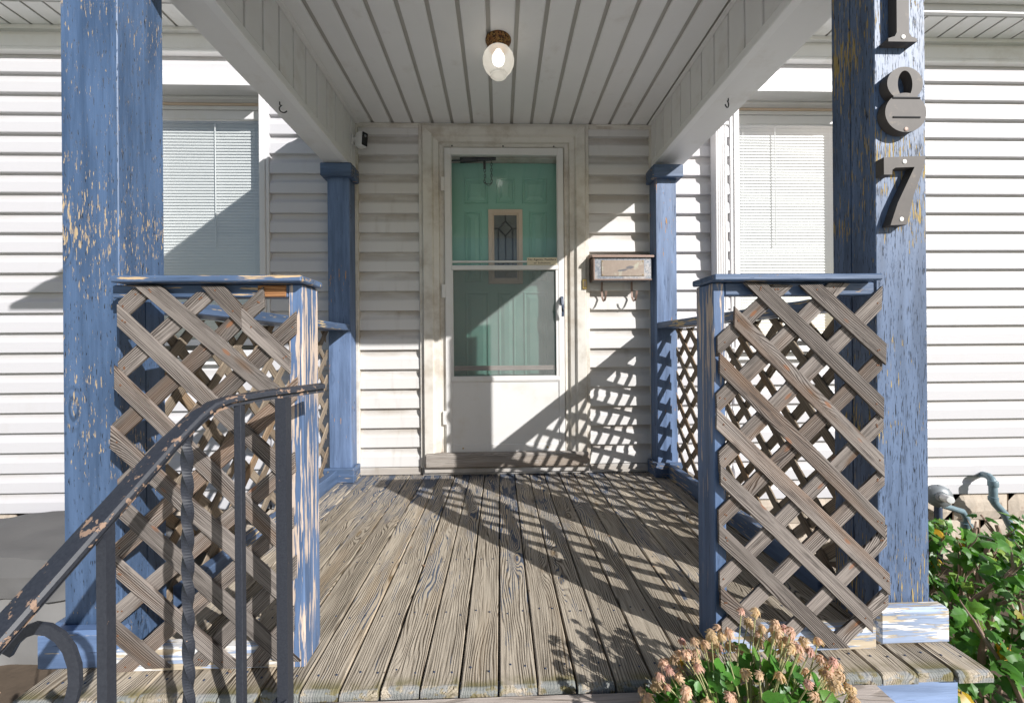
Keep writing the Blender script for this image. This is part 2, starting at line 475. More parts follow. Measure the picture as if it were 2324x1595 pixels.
# glass: clear pane that lets the sun through, with its mirror image of the street and sky
def glass(name, tint=(.96, .98, .97), refl=1.0, dust=.03):
    n = NT(name)
    tr = n.n('ShaderNodeBsdfTransparent'); n.set(tr, 0, tint)
    gl = n.n('ShaderNodeBsdfGlossy'); n.set(gl, 'Roughness', .02); n.set(gl, 'Color', (.95, .97, 1))
    lw = n.n('ShaderNodeLayerWeight'); n.set(lw, 'Blend', .5)
    fr = n.math('ADD', .045, n.math('MULTIPLY', n.math('POWER', lw.outputs[1], 4.0), .8))
    mx = n.n('ShaderNodeMixShader')
    n.set(mx, 0, n.math('MULTIPLY', fr, refl, clamp=True)); n.t.links.new(tr.outputs[0], mx.inputs[1]); n.t.links.new(gl.outputs[0], mx.inputs[2])
    df = n.n('ShaderNodeBsdfDiffuse'); n.set(df, 0, (.6, .6, .58))
    m2 = n.n('ShaderNodeMixShader')
    d = n.step(n.noise(n.map((6, 6, 6)), 1, 6, .7), .45, .8)
    n.set(m2, 0, n.math('MULTIPLY', d, dust * 2)); n.t.links.new(mx.outputs[0], m2.inputs[1]); n.t.links.new(df.outputs[0], m2.inputs[2])
    n.t.links.new(m2.outputs[0], n.out.inputs[0])
    return n.m
M['glass'] = glass('window_glass', refl=4.2)
M['glass_door'] = glass('door_glass', refl=.9, dust=.03)
M['glass_dark'] = plain('obscure_glass', (.115, .125, .12), .12, .3, 12, spec=.6, bump=.2, fine=40)
def screen_mat():
    n = NT('insect_screen')
    tr = n.n('ShaderNodeBsdfTransparent')
    df = n.n('ShaderNodeBsdfDiffuse')
    v = n.noise(n.map((10, 10, 10)), 1, 6, .75)
    n.set(df, 0, n.mix(v, (.17, .18, .18), (.36, .36, .35)))
    mx = n.n('ShaderNodeMixShader'); n.set(mx, 0, .30)
    n.t.links.new(tr.outputs[0], mx.inputs[1]); n.t.links.new(df.outputs[0], mx.inputs[2]); n.t.links.new(mx.outputs[0], n.out.inputs[0])
    return n.m
M['screen'] = screen_mat()
def globe_mat():
    n = NT('frosted_globe')
    tr = n.n('ShaderNodeBsdfTransparent')
    pb = n.n('ShaderNodeBsdfPrincipled'); n.set(pb, 'Base Color', (.80, .79, .76)); n.set(pb, 'Roughness', .25)
    tl = n.n('ShaderNodeBsdfTranslucent'); n.set(tl, 0, (.85, .83, .78))
    ad = n.n('ShaderNodeMixShader'); n.set(ad, 0, .5); n.t.links.new(pb.outputs[0], ad.inputs[1]); n.t.links.new(tl.outputs[0], ad.inputs[2])
    mx = n.n('ShaderNodeMixShader'); n.set(mx, 0, .68)
    n.t.links.new(tr.outputs[0], mx.inputs[1]); n.t.links.new(ad.outputs[0], mx.inputs[2]); n.t.links.new(mx.outputs[0], n.out.inputs[0])
    return n.m
M["globe"] = globe_mat()
def emit(name, col, st):
    n = NT(name); e = n.n('ShaderNodeEmission'); n.set(e, 0, col); n.set(e, 1, st); n.t.links.new(e.outputs[0], n.out.inputs[0]); return n.m
M['bulb'] = emit('lit_bulb', (1, .95, .87), 5.0)
def leafmat(name, cols, trans=.3, rough=.42):
    n = NT(name)
    r = n.n('ShaderNodeValToRGB'); n.set(r, 0, n.rnd)
    el = r.color_ramp.elements
    el[0].position = 0; el[0].color = (*cols[0][1], 1); el[1].position = cols[1][0]; el[1].color = (*cols[1][1], 1)
    for p_, c_ in cols[2:]:
        e_ = el.new(p_); e_.color = (*c_, 1)
    v = n.noise(n.map((30, 30, 30), n.rndvec()), 1, 3)
    c = n.mix(n.step(v, .3, .75), r.outputs[0], n.mix(1.0, r.outputs[0], (.62, .62, .55), 'MULTIPLY'))
    pb = n.n('ShaderNodeBsdfPrincipled'); n.set(pb, 'Base Color', c); n.set(pb, 'Roughness', rough); n.set(pb, 'Specular IOR Level', .5)
    tl = n.n('ShaderNodeBsdfTranslucent'); n.set(tl, 0, n.mix(1.0, c, (1.2, 1.3, .6), 'MULTIPLY'))
    mx = n.n('ShaderNodeMixShader'); n.set(mx, 0, trans)
    n.t.links.new(pb.outputs[0], mx.inputs[1]); n.t.links.new(tl.outputs[0], mx.inputs[2]); n.t.links.new(mx.outputs[0], n.out.inputs[0])
    return n.m
M['leaf'] = leafmat('shrub_leaf', [(0, (.055, .18, .025)), (.35, (.11, .30, .035)), (.70, (.20, .40, .06)), (.90, (.30, .40, .06)), (.965, (.65, .38, .02))])
M['mum_leaf'] = leafmat('mum_leaf', [(0, (.06, .20, .03)), (.5, (.10, .30, .04)), (.9, (.18, .36, .07))])
M['petal'] = leafmat('faded_petal', [(0, (.76, .56, .33)), (.35, (.84, .61, .44)), (.7, (.84, .56, .45)), (.92, (.78, .47, .42))], .35, .8)
M['petal_yellow'] = leafmat('yellow_petal', [(0, (.72, .40, .03)), (1, (.75, .45, .04))], .2, .7)

# ================================================================== SETTING
GZ = -0.66
mb = MB(); mb.add([(-60, -60, GZ), (60, -60, GZ), (60, 60, GZ), (-60, 60, GZ)], [(0, 1, 2, 3)])
structure('ground', mb, M['grass'])
mb = MB(); mb.box(-5.5, 4.5, -14, .30, GZ - .1, GZ + .02, .008)
structure('bounce_slab', mb, M['concrete'])  # unseen pale slab, added to bounce sunlight up to the porch ceiling
mb = MB(); mb.box(-3.6, -1.25, .305, 2.74, GZ - .1, GZ + .012)
mb.box(1.27, 4.2, .305, 2.74, GZ - .1, GZ + .012)
structure('flower_bed', mb, M['soil'])

# ================================================================== HOUSE
W = 2.72
house = thing('house', 'white vinyl sided house with two blind covered windows and a green front door', 'house', (0, 2.9, GZ))
# windows: x0, x1 are the outer edges of the frames
WIN = [(-2.46, -1.530), (1.592, 2.53)]
WZ0, WZ1 = .80, 2.60
wall = MB()
YB0, YB1 = 2.738, 2.80
def wallbox(x0, x1, z0, z1): wall.box(x0, x1, YB0, YB1, z0, z1)
wallbox(-6.5, WIN[0][0], -.19, 2.93); wallbox(WIN[0][1], -.50, -.19, 2.93)
wallbox(-.50, .57, 2.31, 2.93); wallbox(.57, WIN[1][0], -.19, 2.93); wallbox(WIN[1][1], 6.5, -.19, 2.93)
for a, b in WIN:
    wallbox(a, b, -.19, WZ0); wallbox(a, b, WZ1, 2.93)
wallbox(-.50, .57, -.19, .03)
part('wall', wall, M['trim'], house)
inner = MB()
inner.box(-6.5, 6.5, 3.30, 3.36, -.5, 3.2)
part('inner_wall', inner, M['dark'], house)

# Dutch lap siding: one board per course, the laps are real steps
PITCH = .1297; Z0 = -.203
def lap(x0, x1):
    p = [(.000, -.003), (.0250, .000), (.0260, .003), (.0240, .066), (.0200, .074), (.0090, .088), (.0045, .100), (.0030, .114), (.0022, PITCH + .004)]
    m = MB()
    prof = [(YB0 - d, h) for d, h in p]
    m.extx([(y - YB0, z) for y, z in prof], 0, x1 - x0, closed=False)
    # inward facing end cap keeps the lap from looking paper thin
    for X in (0, x1 - x0):
        o = len(m.v)
        m.v += [Vector((X, y - YB0, z)) for y, z in prof] + [Vector((X, 0, PITCH + .004)), Vector((X, 0, -.002))]
        m.f.append(tuple(range(o, o + len(prof) + 2)))
    return m
SEG = [(-6.5, WIN[0][0], M['siding'], -6, 99), (WIN[0][1] + .022, -.953, M['siding'], -6, 99), (-.929, -.529, M['siding_dirty'], .04, 2.30),
       (.601, 1.017, M['siding_dirty'], .04, 2.30), (1.037, WIN[1][0] - .022, M['siding'], -6, 99), (WIN[1][1], 6.5, M['siding'], -6, 99)]
jr = random.Random(3)
for x0, x1, mt, zlo, zhi in SEG:
    me = lap(x0, x1).mesh('siding_board', mt, fix=False)
    for k in range(23):
        z = Z0 + PITCH * k
        if z < zlo or z > zhi: continue
        piece('siding_board', me, house, (x0, YB0 + jr.uniform(-.0008, .0008), z + jr.uniform(-.0012, .0012) + (.008 if x0 > 2 else 0)))
for a, b in WIN:
    me = lap(a, b).mesh('siding_board', M['siding'], fix=False)
    for k in range(23):
        z = Z0 + PITCH * k
        if z + PITCH > WZ0 + .03 and z < 2.62: continue
        piece('siding_board', me, house, (a, YB0, z))
# starter strip under the porch siding, corner strips
for x0, x1 in ((-.95, -.53), (.602, 1.035)):
    part('starter_strip', MB().box(x0, x1, 2.712, 2.737, .004, .052, .003), M['siding_dirty'], house)
for x0, x1 in ((-.952, -.930), (1.017, 1.036)):
    part('corner_trim', MB().box(x0, x1, 2.700, 2.737, .02, 2.335, .003), M['cream'], house)
for x0, x1 in ((-.95, -.53), (.602, 1.02)):
    part('top_trim', MB().box(x0, x1, 2.703, 2.737, 2.306, 2.334, .003), M['cream'], house)
# frieze and soffit
fr = MB()
fr.box(-6.5, 6.5, 2.694, 2.737, 2.802, 2.884, .003)
fr.box(-6.5, 6.5, 2.708, 2.737, 2.884, 2.932)
fr.box(-6.5, 6.5, 2.688, 2.737, 2.776, 2.800, .006)
part('frieze_board', fr, M['beam'], house)
part('soffit_trim', MB().box(-6.5, 6.5, 2.676, 2.708, 2.905, 2.931, .003), M['beam'], house)
sm = MB().box(0, .114, 2.505, 2.72, 2.931, 2.937, .002).mesh('soffit_panel', M['ceiling'], Vector((0, 2.6, 2.93)))
x = -5.18
while x < 5.3:
    if not (-.9 < x < .95):
        piece('soffit_panel', sm, house, (x, 2.6, 2.93))
    x += .1300
part('soffit_backing', MB().box(-5.3, 5.4, 2.50, 2.735, 2.941, 2.955), M['groove_shade'], house)
part('fascia', MB().box(-5.3, 5.4, 2.475, 2.50, 2.931, 3.10, .003), M['trim'], house)
gut = [(2.472, 3.09), (2.472, 2.985), (2.415, 2.985), (2.375, 3.03), (2.372, 3.09), (2.380, 3.09), (2.384, 3.035), (2.418, 2.993), (2.464, 2.993), (2.464, 3.09)]
part('gutter', MB().extx(gut, -5.3, 5.4), M['beam'], house)
rf = MB(); rf.extx([(2.40, 3.10), (7.0, 5.4), (7.0, 5.3), (2.62, 3.10)], -5.5, 5.6)
part('roof', rf, M['roof'], house)
# foundation of stone faced blocks
part('foundation', MB().box(-6.5, 6.5, 2.75, 2.95, GZ, -.19), M['mortar'], house)
def rock(seed):
    r = random.Random(seed); m = MB(); nx, nz = 6, 3; L, Hh = .385, .185
    for j in range(nz + 1):
        for i in range(nx + 1):
            e = (i in (0, nx)) or (j in (0, nz))
            m.v.append(Vector((L * i / nx, -.004 if e else -.014 - r.random() * .022, Hh * j / nz)))
    o = len(m.v)
    for j in range(nz):
        for i in range(nx):
            a = j * (nx + 1) + i; m.f.append((a, a + 1, a + nx + 2, a + nx + 1))
    m.box(0, L, -.004, .02, 0, Hh)
    return m.mesh('foundation_block', M['stone'])
rk = [rock(i) for i in range(4)]
for j in range(3):
    for i in range(-10, 11):
        piece('foundation_block', rk[(i * 7 + j * 3) % 4], house, (i * .395 + (.19 if j % 2 else 0), 2.745, -.197 - .19 * (j + 1) + .004))

# ---- windows
def sweep_rect(m, x0, x1, z0, z1, prof, sides='LTRB'):
    """mitred moulding round a rectangle; prof = (inset, y) from the outer edge inwards"""
    def pt(c, i, y):
        return {'bl': (x0 + i, y, z0 + i), 'tl': (x0 + i, y, z1 - i), 'tr': (x1 - i, y, z1 - i), 'br': (x1 - i, y, z0 + i)}[c]
    for sd, (a, b) in {'L': ('bl', 'tl'), 'T': ('tl', 'tr'), 'R': ('tr', 'br'), 'B': ('br', 'bl')}.items():
        if sd not in sides: continue
        n = len(prof)
        vs = [pt(a, i, y) for i, y in prof] + [pt(b, i, y) for i, y in prof]
        m.add(vs, [(k, k + 1, k + n + 1, k + n) for k in range(n - 1)])
    return m
def window(x0, x1):
    f = MB()
    sweep_rect(f, x0, x1, WZ0, WZ1, [(0, 2.745), (0, 2.702), (.004, 2.698), (.036, 2.698), (.040, 2.702), (.040, 2.90)])
    wd = part('window', f, M['trim'], house)
    sd = x1 + .022 if x0 < 0 else x0 - .022
    a, b = (x1, x1 + .021) if x0 < 0 else (x0 - .021, x0)
    part('side_trim', MB().box(a, b, 2.706, 2.745, WZ0 - .02, WZ1 + .06, .003), M['trim'], wd)
    xi0, xi1 = x0 + .040, x1 - .040
    # stepped hood over the head
    hd = MB()
    hd.extx([(2.739, 2.672), (2.715, 2.672), (2.690, 2.650), (2.690, 2.634), (2.655, 2.612), (2.622, 2.562), (2.622, 2.520), (2.739, 2.523)], xi0 - .03, xi1 + .001)
    part('window_hood', hd, M['trim'], wd)
    part('head_board', MB().box(xi0, xi1, 2.739, 2.80, 2.505, 2.523, .002), M['trim'], wd)
    part('wood_strip', MB().box(xi0, xi1, 2.785, 2.80, 2.489, 2.504, .002), M['lite'], wd)
    part('head_stop', MB().box(xi0, xi1, 2.79, 2.815, 2.462, 2.488, .003), M['trim'], wd)
    s = MB()
    s.box(xi0 + .001, xi1 - .001, 2.795, 2.825, 2.398, 2.4605, .005)
    s.box(xi0 + .001, xi1 - .001, 2.795, 2.825, .872, .915, .004)
    s.box(xi0 + .001, xi0 + .010, 2.797, 2.823, .915, 2.398, .003)
    s.box(xi1 - .010, xi1 - .001, 2.797, 2.823, .915, 2.398, .003)
    part('sash', s, M['trim'], wd)
    part('glass', MB().add([(xi0 + .009, 2.808, .905), (xi1 - .009, 2.808, .905), (xi1 - .009, 2.808, 2.395), (xi0 + .009, 2.808, 2.395)], [(0, 1, 2, 3)]), M['glass'], wd)
    sl_ = MB()
    sl_.extx([(2.745, .835), (2.655, .822), (2.655, .800), (2.668, .800), (2.745, .790)], x0 - .03, x1 + .03)
    part('sill', sl_, M['trim'], wd)
    part('apron', MB().box(x0, x1, 2.700, 2.738, .745, .792, .003), M['trim'], wd)
    part('reveal', MB().box(xi0 - .03, xi1 + .03, 2.95, 2.96, .84, 2.60), M['slat'], wd)
    return xi0, xi1
BL = [('white mini blind crossed by a diagonal shadow, in the window beside the tan flaked post', ), ('fully sunlit white mini blind, in the window beside the white downspout', )]
for (a, b), (lab,) in zip(WIN, BL):
    xi0, xi1 = window(a, b)
    bx0, bx1 = xi0 - .012, xi1 + .012
    bl = thing('window_blind', lab, 'blind', ((bx0 + bx1) / 2, 2.86, 2.44), 'mini blinds in the windows')
    part('headrail', MB().box(bx0, bx1, 2.845, 2.875, 2.405, 2.442, .003), M['slat'], bl)
    L = bx1 - bx0
    pr = [(-.0062, -.0108), (-.0042, -.0052), (-.0008, 0), (.0030, .0052), (.0066, .0106)]
    sm_ = MB().extx(pr + [(y, z - .0011) for y, z in reversed(pr)], -L / 2, L / 2).mesh('slat', M['slat'], smooth=True)
    z = 2.392; k = 0
    while z > .93:
        piece('slat', sm_, bl, ((bx0 + bx1) / 2, 2.86, z), (math.radians(12 + jr.uniform(-3, 3)), 0, 0)); z -= .0208; k += 1
    part('bottom_rail', MB().box(bx0, bx1, 2.848, 2.872, .905, .92, .003), M['slat'], bl)
    xw = bx0 + L * (.56 if a < 0 else .40)
    part('wand', MB().tube([(xw, 2.838, 2.41), (xw + .002, 2.838, 1.55)], .0035, 6), M['slat'], bl)
    for fx in (.14, .86):
        part('ladder_cord', MB().tube([(bx0 + L * fx, 2.842, 2.41), (bx0 + L * fx, 2.842, .91)], .0013, 4), M['slat'], bl)

# ---- door casing
CX0, CX1, CZ1 = -.530, .602, 2.332
def casing(side, name):
    m = MB()
    prof = [(.0, 2.738), (.0, 2.700), (.004, 2.696), (.022, 2.696), (.026, 2.702), (.028, 2.676), (.033, 2.671), (.088, 2.671), (.093, 2.676), (.099, 2.688), (.130, 2.693), (.134, 2.705), (.136, 2.712), (.160, 2.712), (.163, 2.700), (.166, 2.698), (.1685, 2.71), (.1685, 2.80)]
    def pt(c, i, y):
        return {'bl': (CX0 + i, y, .052), 'tl': (CX0 + i, y, CZ1 - i * .95), 'tr': (CX1 - i, y, CZ1 - i * .95), 'br': (CX1 - i, y, .052)}[c]
    a, b = {'L': ('bl', 'tl'), 'T': ('tl', 'tr'), 'R': ('tr', 'br')}[side]
    n = len(prof)
    m.add([pt(a, i, y) for i, y in prof] + [pt(b, i, y) for i, y in prof], [(k, k + 1, k + n + 1, k + n) for k in range(n - 1)])
    return part(name, m, M['cream'], house)
cl = casing('L', 'casing_jamb'); ct = casing('T', 'casing_head'); crr = casing('R', 'casing_jamb')
for xx in (-.31, .03, .37):
    part('screw', MB().lathe([(.005, 0), (.005, .004), (.003, .006)], (xx, 2.711, 2.187), 8, Vector((0, -1, 0))), M['black'], ct)
th = MB(); th.box(-.497, .585, 2.645, 2.76, .058, .152, .012)
part('door_threshold', th, bare_wood('worn_threshold', (.17, .145, .125), (.44, .40, .36), 'X', (.62, .62, .62), .56, lines=.9), house)
part('threshold_trim', MB().box(-.503, .590, 2.672, 2.737, .022, .055, .004).box(-.515, 1.0, 2.694, 2.737, .003, .021, .003), M['siding_dirty'], house)
# ---- storm door
DX0, DX1, DZ0, DZ1 = -.361, .431, .150, 2.170
m = MB()
g0, g1 = -.319, .391
m.box(DX0, g0, 2.694, 2.722, DZ0, DZ1, .003); m.box(g1, DX1, 2.694, 2.722, DZ0, DZ1, .003)
m.box(g0, g1, 2.694, 2.722, 2.122, DZ1, .003)
m.box(g0, g1, 2.691, 2.722, 1.358, 1.389, .004)
m.box(g0, g1, 2.694, 2.722, .614, .654, .003); m.box(g0 - .006, g1 + .006, 2.690, 2.694, .622, .646, .002)
m.box(g0, g1, 2.694, 2.722, DZ0, .202, .003)
storm = part('storm_door', m, M['door_white'], house)
f = MB()
f.box(g0, g0 + .005, 2.700, 2.712, 1.389, 2.122); f.box(g1 - .005, g1, 2.700, 2.712, 1.389, 2.122)
f.box(g0 + .005, g1 - .005, 2.699, 2.711, 1.408, 1.421, .002)
part('upper_sash', f, M['door_white'], storm)
f = MB()
f.box(g0, g0 + .011, 2.696, 2.712, .654, 1.358, .002); f.box(g1 - .017, g1, 2.696, 2.712, .654, 1.358, .002)
part('lower_sash', f, M['door_white'], storm)
part('sash_rail', MB().box(g0 + .012, g1 - .018, 2.716, 2.728, .690, .722, .003), M['step'], storm)
part('glass', MB().add([(g0 + .003, 2.715, 1.37), (g1 - .003, 2.715, 1.37), (g1 - .003, 2.715, 2.125), (g0 + .003, 2.715, 2.125)], [(0, 1, 2, 3)]), M['glass_door'], storm)
part('glass', MB().add([(g0 + .003, 2.731, .64), (g1 - .003, 2.731, .64), (g1 - .003, 2.731, 1.40), (g0 + .003, 2.731, 1.40)], [(0, 1, 2, 3)]), M['glass_door'], storm)
part('insect_screen', MB().box(g0 + .008, g1 - .014, 2.7075, 2.7085, .65, 1.362), M['screen'], storm)
part('kick_panel', MB().box(g0 - .002, g1 + .002, 2.700, 2.716, .20, .616), M['door_white'], storm)
for xx in (-.25, .31):
    part('screw', MB().lathe([(.006, 0), (.005, .004), (.002, .006)], (xx, 2.694, .178), 8, Vector((0, -1, 0))), M['brass'], storm)
for zz in (1.93, 1.22, .38):
    h = MB(); h.box(DX0 - .022, DX0 + .002, 2.690, 2.711, zz - .045, zz + .045, .003)
    hg = part('hinge', h, M['door_white'], storm)
hn = MB()
hn.box(.402, .424, 2.682, 2.694, 1.125, 1.180, .005)
hn.sweep([(.412, 2.684, 1.172), (.413, 2.664, 1.160), (.414, 2.655, 1.12), (.415, 2.657, 1.075), (.415, 2.664, 1.045)], [(-.008, -.004), (.008, -.004), (.008, .004), (-.008, .004)])
hn.box(.398, .420, 2.722, 2.750, 1.06, 1.17, .004)
part('door_handle', hn, M['pipe_dark'], storm, True)
cz = MB()
cz.tube([(-.262, 2.775, 2.122), (-.018, 2.775, 2.134)], [.019, .012], 10); cz.tube([(-.33, 2.775, 2.118), (-.262, 2.775, 2.120)], .005, 6)
part('door_closer', cz, M['black'], storm, True)
ch = MB(); ch.box(-.105, -.088, 2.768, 2.774, 2.06, 2.118)
def chainlink(m, p, d, flip):
    d = Vector(d).normalized(); s_ = Vector((0, 1, 0)) if flip else d.cross(Vector((0, 1, 0)))
    pts = []
    for k in range(9):
        t = 2 * math.pi * k / 8
        pts.append(Vector(p) + d * math.cos(t) * .0125 + s_ * math.sin(t) * .0065)
    m.tube(pts, .0018, 5, False)
cpts = [(-.096 + .002 * math.sin(i), 2.771, 2.05 - .019 * i) for i in range(5)] + [(-.088, 2.771, 1.962), (-.070, 2.771, 1.955), (-.053, 2.771, 1.962)] + [(-.049, 2.771, 1.978 + .019 * i) for i in range(8)]
for i, p in enumerate(cpts):
    a = Vector(cpts[max(0, i - 1)]); b = Vector(cpts[min(len(cpts) - 1, i + 1)])
    chainlink(ch, p, b - a, i % 2)
part('door_chain', ch, M['black'], storm)
# ---- entry door behind it
ED = 2.820
m = MB(); m.box(-.40, .47, ED, ED + .045, .09, 2.122)
entry = part('entry_door', m, M['green'], house)
part('door_frame', MB().box(-.42, -.385, 2.765, ED, .09, 2.20).box(.455, .49, 2.765, ED, .09, 2.20).box(-.385, .455, 2.765, ED + .02, 2.128, 2.20).box(-.5, .57, ED + .05, ED + .06, .06, 2.3), M['cream'], house)
PAN = [(-.238, -.076, 1.843, 2.023), (-.018, .108, 1.843, 2.023), (.163, .333, 1.843, 2.023), (-.239, -.122, 1.300, 1.787), (.209, .331, 1.300, 1.787),
       (-.239, -.075, .30, 1.228), (-.012, .107, .30, 1.228), (.166, .335, .30, 1.228)]
for x0, x1, z0, z1 in PAN:
    m = MB()
    sweep_rect(m, x0, x1, z0, z1, [(0, ED), (.003, ED - .007), (.010, ED - .008), (.016, ED - .001), (.020, ED - .0008)])
    i0 = .022
    q = .026
    m.add([(x0 + i0, ED - .0008, z0 + i0), (x1 - i0, ED - .0008, z0 + i0), (x1 - i0, ED - .0008, z1 - i0), (x0 + i0, ED - .0008, z1 - i0),
           (x0 + i0 + q * .8, ED - .008, z0 + i0 + q), (x1 - i0 - q * .8, ED - .008, z0 + i0 + q), (x1 - i0 - q * .8, ED - .008, z1 - i0 - q), (x0 + i0 + q * .8, ED - .008, z1 - i0 - q)],
          [(0, 1, 5, 4), (1, 2, 6, 5), (2, 3, 7, 6), (3, 0, 4, 7), (4, 5, 6, 7)])
    part('door_panel', m, M['green'], entry)
m = MB(); sweep_rect(m, -.076, .163, 1.284, 1.801, [(0, ED), (.002, ED - .012), (.028, ED - .014), (.032, ED - .008), (.038, ED - .009), (.042, ED - .002)])
part('lite_frame', m, M['lite'], entry)
part('lite_glass', MB().box(-.036, .123, ED - .003, ED - .001, 1.322, 1.763), M['glass_dark'], entry)
lc = MB()
def came(p, q_, w_=.004):
    lc.tube([(p[0], ED - .006, p[1]), (q_[0], ED - .006, q_[1])], w_, 5)
cx = .0435; dz_ = 1.668
D = [(cx, dz_ + .052), (cx + .046, dz_), (cx, dz_ - .052), (cx - .046, dz_)]
for k in range(4): came(D[k], D[(k + 1) % 4])
came((cx, 1.76), D[0]); came((-.035, dz_), D[3]); came((.122, dz_), D[1]); 
D2 = [(cx, 1.440), (cx + .046, 1.395), (cx, 1.350), (cx - .046, 1.395)]
for k in range(4): came(D2[k], D2[(k + 1) % 4])
came(D[2], D2[0]); came(D2[2], (cx, 1.323)); came((cx - .050, dz_ - .01), (cx - .050, 1.40)); came((cx + .050, dz_ - .01), (cx + .050, 1.40))
came((-.035, 1.395), D2[3]); came((.122, 1.395), D2[1])
part('lead_came', lc, M['lead'], entry)

# ================================================================== PORCH DECK
deck = thing('porch_deck', 'weathered wooden porch deck of narrow boards with worn off blue paint', 'deck', (0, 1.01, 0))
PW = .0985
dv = []
for s_ in range(3):
    m = MB()
    L = 1.715 - .001
    # rounded nose at the front end, slightly cupped top
    pr = [(.0, -.026), (.0, -.010), (.003, -.003), (.010, 0), (L, 0), (L, -.026)]
    w_ = PW - .0055
    n = len(pr)
    xs = [0, .003, w_ * .5, w_ - .003, w_]
    dz = [-.003, 0, -.0008 * s_, 0, -.003]
    vs = []
    for xx, d in zip(xs, dz):
        for y, z in pr: vs.append((xx, y, z + (d if z > -.02 else 0)))
    fs = []
    for i in range(4):
        for k in range(n): fs.append((i * n + k, i * n + (k + 1) % n, (i + 1) * n + (k + 1) % n, (i + 1) * n + k))
    fs += [tuple(range(n)), tuple(range(5 * n - 1, 4 * n - 1, -1))]
    m.add(vs, fs)
    dv.append(m.mesh('deck_board', M['deck']))
nails = MB()
for k in range(-12, 13):
    x = -.011 + PW * k + .003
    yj = 1.012 + jr.uniform(-.005, .005)
    piece('deck_board', dv[k % 3], deck, (x + jr.uniform(-.0008, .0008), yj, jr.uniform(-.0012, .0012)), (0, 0, jr.uniform(-.0006, .0006)))
    for yy in (1.075, 1.30, 1.62, 2.02, 2.42, 2.66):
        for fx in (.026, .070):
            a, b = x + fx + jr.uniform(-.006, .006), yy + jr.uniform(-.012, .012)
            nails.lathe([(.0032, .0004), (.0026, .0018)], (a, b, 0), 6)
part('nail', nails, M['nail'], deck, kind='stuff')
part('riser_board', MB().box(-1.165, 1.205, 1.036, 1.072, -.168, -.029, .004), M['riser'], deck)
part('riser_board', MB().box(-1.165, 1.205, 1.040, 1.074, -.40, -.171, .004), M['riser'], deck)
part('riser_board', MB().box(-1.165, 1.205, 1.038, 1.072, GZ, -.404, .004), M['riser'], deck)
for x in (-1.165, 1.167):
    part('rim_joist', MB().box(x, x + .038, 1.076, 2.735, -.20, -.029, .003), M['trim_y'], deck)
jb = MB()
for y in (1.35, 1.75, 2.15, 2.55): jb.box(-1.12, 1.16, y, y + .038, -.17, -.030)
jb.box(-1.12, 1.16, 1.09, 2.73, GZ + .02, GZ + .03)
part('joist', jb, M['dark'], deck)
stp = thing('front_step', 'bare worn wooden step board along the front edge of the deck', 'step', (.2, .95, GZ))
part('tread', MB().box(-.485, .95, .862, 1.006, -.052, -.014, .005), M['step'], stp)
part('step_riser', MB().box(-.47, .93, .885, .92, -.40, -.054, .003).box(-.47, .93, .70, .735, GZ, -.29, .003), M['step'], stp)
part('tread', MB().box(-.485, .95, .62, .884, -.288, -.25, .005), M['step'], stp)

# ================================================================== PORCH POSTS
def extz(m, poly, z0, z1):
    n = len(poly)
    m.add([(x, y, z0) for x, y in poly] + [(x, y, z1) for x, y in poly],
          [tuple(range(n)), tuple(range(2 * n - 1, n - 1, -1))] + [(i, (i + 1) % n, (i + 1) % n + n, i + n) for i in range(n)])
    return m
def front_post(label, x0, x1, mat, bmat, split, bx0, bx1):
    t = thing('porch_post', label, 'post', ((x0 + x1) / 2, 1.224, 0), 'porch posts')
    b = .0022
    y0, y1 = 1.148, 1.300
    poly = [(x0 + b, y0), (x1 - b, y0), (x1, y0 + b), (x1, y1 - b), (x1 - b, y1), (x0 + b, y1)]
    lf = [(x0, y1 - b)]
    if split == 'L': lf += [(x0, 1.232), (x0 + .012, 1.2295), (x0, 1.2275)]
    lf += [(x0, y0 + b)]
    if split == 'R':
        poly = [(x0 + b, y0), (x1 - b, y0), (x1, y0 + b), (x1, 1.2285), (x1 - .010, 1.230), (x1, 1.232), (x1, y1 - b), (x1 - b, y1), (x0 + b, y1)]
    m = MB(); extz(m, poly + lf, .0, 2.0)
    part('shaft', m, mat, t)
    part('base_board', MB().box(bx0, bx1, 1.106, 1.146, .001, .103, .009), bmat, t)
    part('base_board', MB().box(bx0 if x0 < 0 else x1 + .001, x0 - .001 if x0 < 0 else bx1, 1.148, 1.34, .001, .100, .006), M['trim_y'], t)
    return t
front_post('thick blue front post with tan paint flakes, behind the black iron handrail', -1.200, -1.048, M['post_tan'], M['base_dark'], 'R', -1.235, -1.013)
front_post('blue front post cracked with age that carries the house numbers', 1.095, 1.248, M['post_crack'], M['trim_pale'], 'L', 1.057, 1.267)
def rear_post(label, x0, x1, ix0, ix1):
    t = thing('porch_post', label, 'post', ((x0 + x1) / 2, 2.65, 0), 'porch posts')
    part('shaft', MB().box(x0, x1, 2.602, 2.712, 0, 1.99, .004), M['post_rear'], t)
    cp = MB()
    c0, c1 = x0 - .028, x1 + .030
    cp.box(c0, c1, 2.560, 2.600, 1.925, 2.008, .006)
    cp.box(x1 + .001, c1, 2.601, 2.70, 1.925, 2.008, .004); cp.box(c0, x0 - .001, 2.601, 2.70, 1.925, 2.008, .004)
    part('capital', cp, M['trim_x'], t)
    bs = MB(); bs.box(ix0, ix1, 2.570, 2.600, .001, .092, .004)
    part('base_board', bs, M['trim_x'], t)
    a, b = (x1 + .001, ix1) if x0 < 0 else (ix0, x0 - .001)
    part('base_board', MB().box(a, b, 2.601, 2.70, .001, .090, .004), M['trim_y'], t)
rear_post('dark blue shaded rear post beneath the security camera', -1.088, -.950, -1.115, -.925)
rear_post('blue rear post with orange bare spots beside the mailbox', 1.016, 1.152, .985, 1.185)

